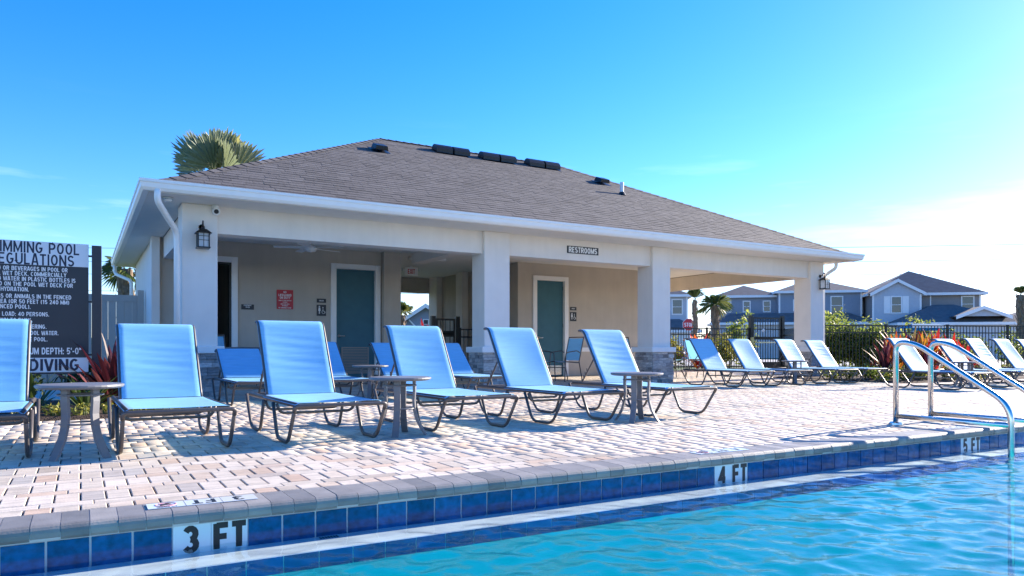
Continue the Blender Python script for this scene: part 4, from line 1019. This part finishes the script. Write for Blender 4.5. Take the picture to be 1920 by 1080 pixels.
def spiky(name, x, y, h, nleaf, m, label, cat='plant', group=None, z0=.02, w=.035, spread=(25, 88), bend=(.1, 1.0), stem=True, tone=None, rnd=None, stemh=.25):
    rr = rnd or random
    o = empty(name, (x, y, z0), rr.uniform(0, 6), label, cat, group)
    mb = MB()
    for i in range(nleaf):
        t = rr.random(); zb = stemh * h * t if stem else 0
        e = R(spread[0] + (spread[1] - spread[0]) * (t * .7 + rr.random() * .3))
        tn = rr.random() if tone is None else min(1, max(0, rr.gauss(*tone)))
        blade(mb, (0, 0, zb), rr.uniform(0, 6.283), e, h * rr.uniform(.6, 1.0) * (1 - zb / max(h, .01) * .55), w * rr.uniform(.7, 1.25), rr.uniform(*bend), tn)
    mb.build('foliage', m, o)
    if stem:
        s_ = MB(); s_.tube([(0, 0, -.04), (.01, 0, stemh * h)], [.02, .014], 7); s_.build('stem', M_STEM, o)
    return o
def leaf_cloud(mb, c, rad, n, size, tone=(.5, .25), shell=.55, up=.3):
    """many small leaves through an uneven ellipsoid"""
    d = rng.normal(size=(n, 3)); d /= np.linalg.norm(d, axis=1)[:, None]
    r_ = (shell + (1 - shell) * rng.random(n)) * (1 + .22 * np.sin(3 * d[:, 0] + 5 * d[:, 2] + c[0]) * np.cos(4 * d[:, 1] + c[1]))
    P_ = np.array(c) + d * r_[:, None] * np.array(rad)
    P_[:, 2] = np.maximum(P_[:, 2], .03)
    a = rng.normal(size=(n, 3)); a /= np.linalg.norm(a, axis=1)[:, None]
    nr = d + .9 * rng.normal(size=(n, 3)) + np.array([0, 0, up]); nr /= np.linalg.norm(nr, axis=1)[:, None]
    t1 = np.cross(nr, a); t1 /= np.linalg.norm(t1, axis=1)[:, None]; t2 = np.cross(nr, t1)
    s_ = size * (.6 + .8 * rng.random(n))[:, None]
    V_ = np.stack([P_ - t1 * s_, P_ + t2 * s_ * .45 + nr * s_ * .12, P_ + t1 * s_, P_ - t2 * s_ * .45 + nr * s_ * .12], 1).reshape(-1, 3)
    o_ = len(mb.v); mb.v += [tuple(p) for p in V_]
    mb.f += [(o_ + 4 * i, o_ + 4 * i + 1, o_ + 4 * i + 2, o_ + 4 * i + 3) for i in range(n)]
    mb.t += list(np.clip(rng.normal(tone[0], tone[1], n), 0, 1))
def shrub(name, x, y, rad, h, n, m, label, cat='shrub', group=None, size=.05, z0=0, lobes=4, tone=(.5, .25), stems=3):
    o = empty(name, (x, y, z0), random.uniform(0, 6), label, cat, group); mb = MB()
    for i in range(lobes):
        a = random.uniform(0, 6.28); rr = rad * .45 * (i > 0)
        zc = h * random.uniform(.38, .72) if i else h * .5
        leaf_cloud(mb, (rr * math.cos(a), rr * math.sin(a), zc), (rad * random.uniform(.55, .8), rad * random.uniform(.55, .8), h * random.uniform(.28, .5)), n // lobes, size, tone)
    mb.build('foliage', m, o)
    s_ = MB()
    for k in range(stems): a = random.uniform(0, 6.28); s_.tube([(.02 * math.cos(a), .02 * math.sin(a), -.05), (.06 * math.cos(a), .06 * math.sin(a), h * .35), (rad * .4 * math.cos(a), rad * .4 * math.sin(a), h * .7)], [.014, .011, .006], 6)
    s_.build('stem', M_STEM, o)
    return o
# bed by the sign
p_ = at(212, 8.15)
spiky('cordyline', p_[0], p_[1], .86, 46, M_MAROON, 'tall maroon and pink cordyline between the sign post and the pavilion', 'plant', w=.034, spread=(34, 88), bend=(.2, 1.0), rnd=random.Random(3), tone=(.42, .26))
spiky('spiky_plant', .05, 8.85, .62, 26, M_GREEN, 'dark green spiky plant behind the grey table below the sign', 'plant', w=.020, stem=False, spread=(15, 80), bend=(.4, 1.2))
spiky('spiky_plant', -.42, 8.95, .66, 26, M_GREEN, 'dark green spiky plant below the left half of the regulations sign', 'plant', w=.020, stem=False, spread=(15, 80), bend=(.4, 1.2))
spiky('spiky_plant', .62, 9.5, .55, 24, M_GREEN, 'dark green spiky plant behind the lounge and cordyline', 'plant', w=.020, stem=False, spread=(15, 80), bend=(.4, 1.2))
GCL = ['low lime ground cover plant at the bed edge, ' + q for q in ('first before the sign panel', 'second before the sign panel', 'behind the lounge covering the sign', 'left of the grey table', 'behind the grey table', 'right of the grey table', 'beside the cordyline', 'under the lounge past the cordyline', 'nearest the corner column')]
for i, x in enumerate((-1.05, -.78, -.46, -.20, .02, .26, .48, .66, .85)):
    shrub('ground_cover_plant', x, 8.56 + .05 * (i % 2), .13, .15, 130, M_LIME, GCL[i], 'plant', 'lime ground cover by the sign', size=.022, lobes=3)
for i, (x, y) in enumerate(((.45, 10.0), (.1, 10.4), (-.6, 10.1))):
    shrub('bed_shrub', x, y, .32, .62, 420, M_GREEN, ('dark green shrub behind the cordyline', 'dark green shrub behind the sign post', 'dark green shrub behind the regulations panel')[i], size=.045)
# bed along the right-hand fence
rb = random.Random(5)
def bed_at(u, d_): return at(u, d_)
for u, d_, h, m, lab, w, tn in ((1660, 16.6, .95, M_MAROON, 'maroon cordyline with pale streaked leaves before the fence', .045, (.42, .25)), (1681, 17.6, 1.22, M_CROTON, 'orange leaved croton behind the maroon cordyline', .06, (.62, .12)),
                                (1708, 17.4, 1.28, M_MAROON, 'taller maroon and white cordyline beside the yellow croton', .045, (.55, .3)), (1728, 17.2, 1.15, M_CROTON, 'yellow leaved croton among the maroon plants', .055, (.78, .08)),
                                (1752, 17.4, 1.28, M_CROTON, 'bright red leaved croton at the tallest point of the bed', .06, (.28, .2)), (1786, 17.2, 1.08, M_CROTON, 'red and orange croton behind the striped lounge', .055, (.4, .25)),
                                (1812, 16.6, .95, M_CROTON, 'low dark red croton beside the striped lounge', .05, (.2, .3)), (1637, 16.4, .42, M_CROTON, 'small orange red plant near the last column', .035, (.45, .2)), (1735, 16.0, .8, M_MAROON, 'dark maroon cordyline behind the handrails', .045, (.25, .2))):
    x, y = bed_at(u, d_)
    if y < 8.9: y = 8.95
    spiky('croton_plant' if m is M_CROTON else 'cordyline', x, y, h * .88, 30, m, lab, 'plant', 'colourful plants along the fence', w=w * .72, spread=(36, 88), bend=(.1, .7), tone=tn, rnd=rb, stemh=.45)
x, y = 16.75, 16.95
spiky('bromeliad', x, y, 1.12, 34, M_CROTON, 'tall red bromeliad in front of the fence beside the stop sign', 'plant', w=.06, spread=(30, 88), bend=(.1, .6), tone=(.28, .15), rnd=rb, stemh=.45)
labs = ['lime green shrub low in the bed by the last column', 'lime green shrub under the lounge before the last column', 'lime shrub under the pale lounge seats', 'lime shrub below the maroon cordyline', 'lime shrub behind the first handrail post', 'lime shrub between the handrail posts', 'lime shrub under the striped lounge', 'lime shrub under the deep blue lounge', 'lime shrub at the far end of the bed']
for i, (u, d_) in enumerate(((1560, 16.6), (1590, 16.3), (1618, 16.2), (1648, 15.7), (1690, 15.6), (1726, 15.7), (1775, 15.9), (1830, 16.3), (1890, 16.8))):
    x, y = at(u, d_); y = max(y, 8.85); shrub('bed_shrub', x, y, .30, .34, 300, M_LIME if i % 3 else M_HEDGE, labs[i], group='low shrubs in the right-hand bed', size=.035, lobes=3)
# hedge plants behind the fence
hl = ['leafy hedge plant behind the fence next to the last column', 'second hedge plant behind the fence from the last column', 'third hedge plant behind the fence from the last column', 'fourth hedge plant behind the fence from the last column', 'fifth hedge plant behind the fence, beside the maroon cordyline', 'hedge plant behind the crotons', 'rounded shrub behind the red croton', 'rounded shrub behind the fence past the crotons', 'clipped round shrub behind the deep blue lounge', 'last round shrub beyond the fence']
for i, (u, d_, r_, h, n) in enumerate(((1555, 22.3, .6, 1.55, 2600), (1580, 22.2, .55, 1.42, 2400), (1606, 22.1, .55, 1.45, 2400), (1630, 22.0, .55, 1.42, 2400), (1655, 22.0, .5, 1.3, 2200), (1695, 22.2, .4, 1.2, 900), (1770, 22.6, .4, 1.25, 800), (1800, 22.8, .4, 1.25, 700), (1832, 23.5, .38, 1.05, 700), (1888, 24, .40, 1.25, 700))):
    x, y = at(u, d_); shrub('hedge_plant', x, y, r_, h, n, M_HEDGE, hl[i], group='hedge plants beyond the fence', size=.055, lobes=6, tone=(.46, .26))
for u, d_, h, lab in ((1561, 23.5, 2.05, 'tall yellow green shrub rising above the fence beside the last column'), (1640, 25, 1.7, 'pale wispy shrub rising above the fence before the grey side wall'), (1388, 34, 2.6, 'yellow green young tree between the palms and the gate'), (1263, 26, 1.15, 'lime shrub behind the fence beside the third column'), (1316, 26.5, 1.15, 'lime shrub behind the fence below the stop sign'), (1368, 27, 1.2, 'lime shrub behind the fence below the palm'), (1726, 36, 2.6, 'small dark leafed tree before the garage roof')):
    x, y = at(u, d_); shrub('garden_shrub', x, y, .50 if h < 2.3 else .75, h, 1100, M_HEDGE if h > 1.4 else M_LIME, lab, size=.06 if h < 2.3 else .09, lobes=5, tone=(.62, .25))

# ------------------------------------------------------------------ palms
def fan_leaf(mb, base, az, elev, pet, L_, tone, nseg=16, droop=.35, spread=R(210), twist=0., jn=.6):
    d = Vector((math.cos(az) * math.cos(elev), math.sin(az) * math.cos(elev), math.sin(elev))); side = Vector((-math.sin(az), math.cos(az), 0)); nrm = side.cross(d)
    side, nrm = side * math.cos(twist) + nrm * math.sin(twist), nrm * math.cos(twist) - side * math.sin(twist)
    b0 = Vector(base); b1 = b0 + d * pet
    mb.add([b0 - side * .02, b0 + side * .02, b1 + side * .012, b1 - side * .012], [(0, 1, 2, 3)], tone * .8)
    for k in range(nseg):
        a = -spread / 2 + spread * (k + .5) / nseg; da = spread / nseg * .52
        l_ = L_ * (.72 + .28 * math.cos(a * .7)) * random.uniform(.92, 1.06)
        def pt(an, r_, o_): return b1 + (d * math.cos(an) + side * math.sin(an)) * r_ + nrm * o_ - Vector((0, 0, droop * (r_ / L_) ** 2 * L_))
        fo = .03 * (1 if k % 2 else -1)
        tn = min(1, max(0, tone + random.uniform(-.12, .12)))
        mb.add([b1, pt(a - da, l_ * jn, -fo), pt(a, l_ * jn, fo), pt(a + da, l_ * jn, -fo), pt(a, l_, 0)], [(0, 1, 2), (0, 2, 3), (1, 4, 2), (2, 4, 3)], tn)
def fan_palm(name, x, y, th, label, leafL, nl, m, tr=.17, elevs=(-35, 80), boots=True, cat='palm tree', pet=.7, tone=(.5, .25), droop=.35, group=None, tw=.5, sp=210, ns=16):
    o = empty(name, (x, y, -.06), 0, label, cat, group)
    t = MB(); ks = 12
    t.tube([(.04 * math.sin(i), .03 * math.cos(i * 1.3), th * i / ks) for i in range(ks + 1)], [tr * (1.25 if i == 0 else 1.0) * (1 + .10 * (i % 2)) for i in range(ks + 1)], 10, caps=True); t.build('trunk', M_BARK, o)
    if boots:
        bt = MB()
        for i in range(46):
            z = th * (.35 + .62 * i / 46); a = i * 2.4
            c_, s_ = math.cos(a), math.sin(a); q = Vector((c_ * tr * .95, s_ * tr * .95, z)); e_ = Vector((c_ * .11, s_ * .11, .22)); sd = Vector((-s_, c_, 0)) * .05
            bt.add([q - sd, q + sd, q + e_ + sd * .5, q + e_ - sd * .5], [(0, 1, 2, 3)])
        tag(bt.build('leaf_bases', M_BARK, o), kind='stuff')
    cr = MB()
    for i in range(nl):
        f_ = (i + .5) / nl; e = R(elevs[0] + (elevs[1] - elevs[0]) * f_ ** .8); a = i * 2.39996 + random.uniform(-.2, .2)
        fan_leaf(cr, (0, 0, th - .05), a, e, pet * random.uniform(.7, 1.1), leafL * random.uniform(.85, 1.1), min(1, max(0, random.gauss(*tone))), droop=droop, twist=random.uniform(-tw, tw), spread=R(sp), nseg=ns, jn=.80 if ns > 16 else .6)
    cr.build('crown', m, o)
    return o
x, y = at(413, 29.5); fan_palm('fan_palm', x, y, 7.3, 'silvery fan palm rising behind the pavilion roof', 1.6, 22, M_SILVER, .22, (24, 88), False, pet=.9, tone=(.5, .32), droop=.10, tw=1.5, sp=115, ns=18)
x, y = at(236, 25.5); fan_palm('sabal_palm', x, y, 3.55, 'short palm with rough trunk behind the tan privacy fence', .6, 10, M_PALM, .24, (-40, 50), pet=.4, tw=1.0, sp=150)
x, y = at(1341, 36); fan_palm('sabal_palm', x, y, 2.9, 'palm with thick leaning trunk beyond the fence and stop sign', .62, 20, M_PALM, .17, (-20, 80), pet=.35, tone=(.5, .2), tw=1.2, sp=160)
x, y = at(1303, 41); fan_palm('sabal_palm', x, y, 3.5, 'slim palm with upright leaves beside the pale house', .8, 10, M_PALM, .13, (62, 88), pet=.25, tw=1.2, sp=80)
x, y = at(1914, 33); fan_palm('sabal_palm', x, y, 3.2, 'bare trunked young palm before the low grey house', .5, 6, M_PALM, .16, (60, 88), pet=.15, tw=1.2, sp=90)
x, y = at(752, 33); fan_palm('sabal_palm', x, y, 2.3, 'palm seen through the breezeway', .6, 14, M_PALM, .19, (40, 85), pet=.3, tw=1.2, sp=130)
x, y = at(803, 30); spiky('bromeliad', x, y, 1.75, 30, M_CROTON, 'pink red plant seen through the breezeway beside the gate', 'plant', w=.07, spread=(30, 88), bend=(.1, .7), tone=(.12, .1), stemh=.5)
st_ = MB(); a_ = [at(900, 33), at(2600, 33), at(2600, 54), at(900, 54)]
st_.add([(x_, y_, -.045) for x_, y_ in a_], [(0, 1, 2, 3)]); struct(st_.build('street', M_ROAD))
# ------------------------------------------------------------------ houses beyond the fence
HR = -YAW
def house(u, d_, turn, label, name='house'):
    x, y = at(u, d_); return empty(name, (x, y, -.06), HR + R(turn), label, 'house')
def window(h, x, z, w, hh, y=0., trim=.09, shutters=False, sash=True, side=None):
    """window on the wall plane y (front, facing -y) or on a side wall (side = x plane)"""
    o = empty('window', (x, y, z)) if side is None else empty('window', (side, y, z), R(-90))
    o.parent = h
    MB().box(-w / 2 - trim, w / 2 + trim, -.05, .0, -trim, 0).box(-w / 2 - trim, w / 2 + trim, -.05, .0, hh, hh + trim).box(-w / 2 - trim, -w / 2, -.05, .0, 0, hh).box(w / 2, w / 2 + trim, -.05, .0, 0, hh).build('frame', M_TRIMW, o)
    MB().box(-w / 2, w / 2, -.015, -.004, 0, hh / 2 - .02).build('pane', M_GLASS_D, o); MB().box(-w / 2, w / 2, -.015, -.004, hh / 2 + .02, hh).build('pane', M_GLASS_D, o)
    MB().box(-w / 2, w / 2, -.03, -.004, hh / 2 - .02, hh / 2 + .02).build('sash_bar', M_TRIMW, o)
    if shutters:
        for s in (-1, 1):
            xs_ = s * (w / 2 + trim + .26); MB().box(xs_ - .24, xs_ + .24, -.04, -.001, -.08, hh + .08).build('shutter', M_TRIMW, o)
def hip(h, x0, x1, y0, y1, z, rise, name='roof', ov=.35, m=None, ridge=None):
    x0, x1, y0, y1 = x0 - ov, x1 + ov, y0 - ov, y1 + ov; w_, d_ = x1 - x0, y1 - y0; k = min(w_, d_) / 2
    if w_ >= d_: r0, r1 = (x0 + k, (y0 + y1) / 2), (x1 - k, (y0 + y1) / 2)
    else: r0, r1 = ((x0 + x1) / 2, y0 + k), ((x0 + x1) / 2, y1 - k)
    vs = [(x0, y0, z), (x1, y0, z), (x1, y1, z), (x0, y1, z), (*r0, z + rise), (*r1, z + rise)]
    m_ = MB()
    fs = [(0, 1, 5, 4), (1, 2, 5), (2, 3, 4, 5), (3, 0, 4)] if w_ >= d_ else [(0, 1, 4), (1, 2, 5, 4), (2, 3, 5), (3, 0, 4, 5)]
    m_.add(vs, fs + [(3, 2, 1, 0)]); r_ = m_.build(name, m or M_ROOF_FAR, h)
    f_ = MB()
    for a in ((x0, x1, y0 - .03, y0), (x0, x1, y1, y1 + .03), (x0 - .03, x0, y0 - .03, y1 + .03), (x1, x1 + .03, y0 - .03, y1 + .03)): f_.box(*a, z - .20, z + .01)
    f_.build('fascia', M_TRIMW, r_)
    return r_
def gable(h, x0, x1, y0, y1, z, rise, wall, ov=.3):
    """gabled bay facing -y with white verge boards"""
    xm = (x0 + x1) / 2; k = rise / ((x1 - x0) / 2 + ov)
    MB().add([(x0, y0, z), (x1, y0, z), (xm, y0, z + rise - ov * k)], [(0, 1, 2)]).build('gable_wall', wall, h)
    vs = [(x0 - ov, y0 - ov, z - ov * k * 0), (xm, y0 - ov, z + rise), (x1 + ov, y0 - ov, z), (x0 - ov, y1, z), (xm, y1, z + rise), (x1 + ov, y1, z)]
    r_ = MB().add(vs + [(a, b_, c_ - .10) for a, b_, c_ in vs], [(0, 1, 4, 3), (1, 2, 5, 4), (6, 9, 10, 7), (7, 10, 11, 8)]).build('gable_roof', M_ROOF_FAR, h)
    f_ = MB(); y = y0 - ov - .02
    f_.add([(x0 - ov, y, z - .24), (x0 - ov, y, z + .02), (xm, y, z + rise + .02), (xm, y, z + rise - .24)], [(0, 1, 2, 3)]); f_.add([(xm, y, z + rise - .24), (xm, y, z + rise + .02), (x1 + ov, y, z + .02), (x1 + ov, y, z - .24)], [(0, 1, 2, 3)])
    f_.build('verge_board', M_TRIMW, r_)
def trimboard(h, x, y, z0, z1, w_=.14): MB().box(x - w_ / 2, x + w_ / 2, y - .035, y + .0, z0, z1).build('corner_board', M_TRIMW, h)

# grey house with front gable
hB = house(1637, 60, -12, 'two storey grey house with blue gable, white shutters and garage roof beyond the fence')
MB().box(0, 3.6, 0, 9.5, 0, 5.3).build('gable_bay_wall', M_SIDING_L, hB)
MB().box(3.6, 8.3, 1.0, 9.5, 0, 5.3).build('wall', M_SIDING_G, hB)
MB().box(-.03, .001, .05, 9.5, 0, 5.3).build('side_wall', M_SIDING_G, hB)
hip(hB, 0, 8.3, .9, 9.5, 5.35, 2.25); gable(hB, 0, 3.6, 0, 4.5, 5.3, 1.15, M_SIDING_L)
trimboard(hB, .0, -.001, 0, 5.3); trimboard(hB, 3.55, -.001, 2.6, 5.2); trimboard(hB, 4.6, .999, 3.4, 5.2, .09); trimboard(hB, 8.25, .999, 0, 5.2)
window(hB, 1.75, 3.75, .68, 1.25, 0, shutters=True); window(hB, 7.35, 3.85, .80, 1.15, 1.0)
window(hB, 0, 3.9, .55, 1.1, 3.4, side=-.031); window(hB, 0, 3.9, .55, 1.1, 7.8, side=-.031)
MB().box(1.2, 9.3, -3.2, .99, 0, 2.75).build('garage_wall', M_GARAGE, hB)
hip(hB, 1.2, 9.3, -3.2, 3.4, 2.8, 1.55, 'garage_roof'); gable(hB, 5.1, 8.3, -3.6, .5, 3.25, .75, M_SIDING_L)
# blue house
hA = house(1350, 64, -10, 'two storey blue house with hipped roof and white windows behind the gate')
MB().box(0, 4.9, 1.2, 9, 0, 5.5).build('wall', M_SIDING_B, hA); MB().box(4.9, 11.6, 0, 9, 0, 5.7).build('wall', M_SIDING_B, hA)
hip(hA, 0, 4.9, 1.2, 9, 5.5, 1.1); hip(hA, 4.9, 11.6, 0, 9, 5.75, 1.35)
for x_ in (.75, 2.4, 4.1): window(hA, x_, 4.1, .5, .85, 1.2)
window(hA, 9.6, 3.75, .85, 1.45, 0); window(hA, 6.4, 4.1, .5, .85, 0)
trimboard(hA, 4.95, -.001, 0, 5.6); trimboard(hA, 11.55, -.001, 0, 5.6)
MB().box(-.6, 11.9, -1.8, -.01, 0, 2.9).build('porch_wall', M_GARAGE, hA); hip(hA, -.6, 11.9, -1.8, 1.1, 3.0, .85, 'porch_roof')
# pale house at the left of the street
hC = house(1228, 62, -8, 'pale house corner with lattice window beside the third pavilion column')
MB().box(-4, 2.7, 0, 9, 0, 5.3).build('wall', M_SIDING_L, hC); hip(hC, -4, 2.7, 0, 9, 5.35, 1.6); window(hC, 1.85, 3.75, .75, 1.15, 0)
MB().box(-3, 3.2, -2.5, -.01, 0, 2.2).build('porch_wall', M_TRIMW, hC); hip(hC, -3, 3.2, -2.5, 0, 2.3, .95, 'porch_roof'); trimboard(hC, 2.65, -.001, 0, 5.2)
# low house at the right
hD = house(1862, 76, -10, 'single storey grey house with low hipped roof at the right')
MB().box(0, 14, 0, 10, 0, 2.75).build('wall', M_SIDING_G, hD); hip(hD, 0, 14, 0, 10, 2.8, 2.2, ov=.5); window(hD, 2.4, .9, .9, 1.2, 0); window(hD, 6.4, .9, .9, 1.2, 0)
MB().lathe([(.12, 0), (.12, .25)], 8).build('roof_vent', M_DARKMETAL, hD, loc=(2.6, 1.2, 3.6))
# gabled house seen through the breezeway
hE = house(752, 46, 4, 'blue gabled house with white truss seen through the breezeway')
MB().box(0, 3.1, 0, 6, 0, 2.35).build('wall', M_SIDING_B, hE); gable(hE, 0, 3.1, 0, 6, 2.35, 1.25, M_SIDING_B, .35)
t_ = MB()
for a, b_ in (((.5, 2.6), (1.55, 1.5)), ((2.6, 2.6), (1.55, 1.5))): t_.tube([(a[0], -.05, a[1]), (b_[0], -.05, b_[1])], .06, 4)
t_.build('truss_brace', M_TRIMW, hE); window(hE, 1.55, 2.05, .28, .55, 0, .05)
# hazy tree line at the edge of the estate
tl = MB()
for i in range(110):
    a = -1.5 + 3.0 * i / 110; dist = random.uniform(190, 260)
    leaf_cloud(tl, (dist * math.sin(a + YAW), dist * math.cos(a + YAW), random.uniform(1.0, 2.0)), (9, 9, random.uniform(2, 4)), 90, 1.6, (.3, .2))
tag(tl.build('tree_line', M_GREEN), 'distant low line of dark green trees behind the houses', 'trees', kind='stuff')

# ------------------------------------------------------------------ stop sign, sun shade, wires
x, y = at(1291, 45); o = empty('stop_sign', (x, y, -.06), HR + R(4), 'red octagonal stop sign on a steel post beyond the fence', 'stop sign')
oc = [(.375 / math.cos(math.pi / 8) * math.cos(math.pi / 8 + k * math.pi / 4), .375 / math.cos(math.pi / 8) * math.sin(math.pi / 8 + k * math.pi / 4)) for k in range(8)]
MB().extr_z(oc, -.004, .004).build('border', M_WHITE, o, loc=(0, -.03, 2.26), rot=(R(90), 0, 0)); MB().extr_z([(a * .94, b_ * .94) for a, b_ in oc], .004, .007).build('face', M_RED, o, loc=(0, -.03, 2.26), rot=(R(90), 0, 0))
lettering('lettering', 'STOP', .33, M_WHITE, o, (0, -.0375, 2.26), FACE_CAM, bold=.012, sx=.9, depth=.001)
MB().box(-.03, .03, -.02, .02, 0, 2.6).build('post', mat('galvanised', (.35, .36, .37), .5, metal=.6), o)
x, y = at(1733, 30); o = empty('shade_canopy', (x, y, -.06), HR, 'turquoise fabric shade canopy showing above the fence', 'shade canopy')
M_TEAL = mat('turquoise_canvas', (.02, .23, .42), .7, trans=.2)
MB().add([(-.85, -.6, 1.62), (.85, -.6, 1.62), (.85, .6, 1.62), (-.85, .6, 1.62), (-.5, 0, 1.80), (.5, 0, 1.80)], [(0, 1, 5, 4), (1, 2, 5), (2, 3, 4, 5), (3, 0, 4)]).build('canopy', M_TEAL, o)
MB().box(-.85, .85, -.62, -.60, 1.50, 1.625).build('valance', M_TEAL, o)
for s in (-1, 1): MB().box(s * .8 - .03, s * .8 + .03, -.03, .03, 0, 1.62).build('pole', M_DARKMETAL, o)
gw = 'overhead wires on the utility poles'
pl, pr = at(-520, 150), at(2500, 118)
def wire(zl, zr, off, label):
    m_ = MB(); n = 40; a, b_ = Vector((*pl, zl)), Vector((*pr, zr))
    m_.tube([a.lerp(b_, i / n) - Vector((0, 0, 2.2 * 4 * (i / n) * (1 - i / n))) + Vector((0, off, 0)) for i in range(n + 1)], .045, 4, caps=False)
    tag(m_.build('overhead_wire', M_BLACK), label, 'wire', gw)
wire(23.2, 18.8, 0, 'topmost overhead wire crossing the sky behind the roof end'); wire(20.6, 16.4, .5, 'second overhead wire crossing the sky behind the roof end'); wire(18.0, 14.2, 0, 'third overhead wire just above the house roofs'); wire(14.6, 11.6, .3, 'lowest overhead wire behind the house roofs')
for p2, h, lab in ((pl, 24, 'utility pole carrying the wires far left of the pavilion'), (pr, 19.6, 'utility pole carrying the wires far right of the houses')):
    o = empty('utility_pole', (*p2, -.1), 0, lab, 'utility pole'); MB().lathe([(.18, 0), (.12, h)], 10).build('pole', M_BARK, o); MB().box(-.06, .06, -1.2, 1.2, h - 1.2, h - 1.05).build('crossarm', M_BARK, o)
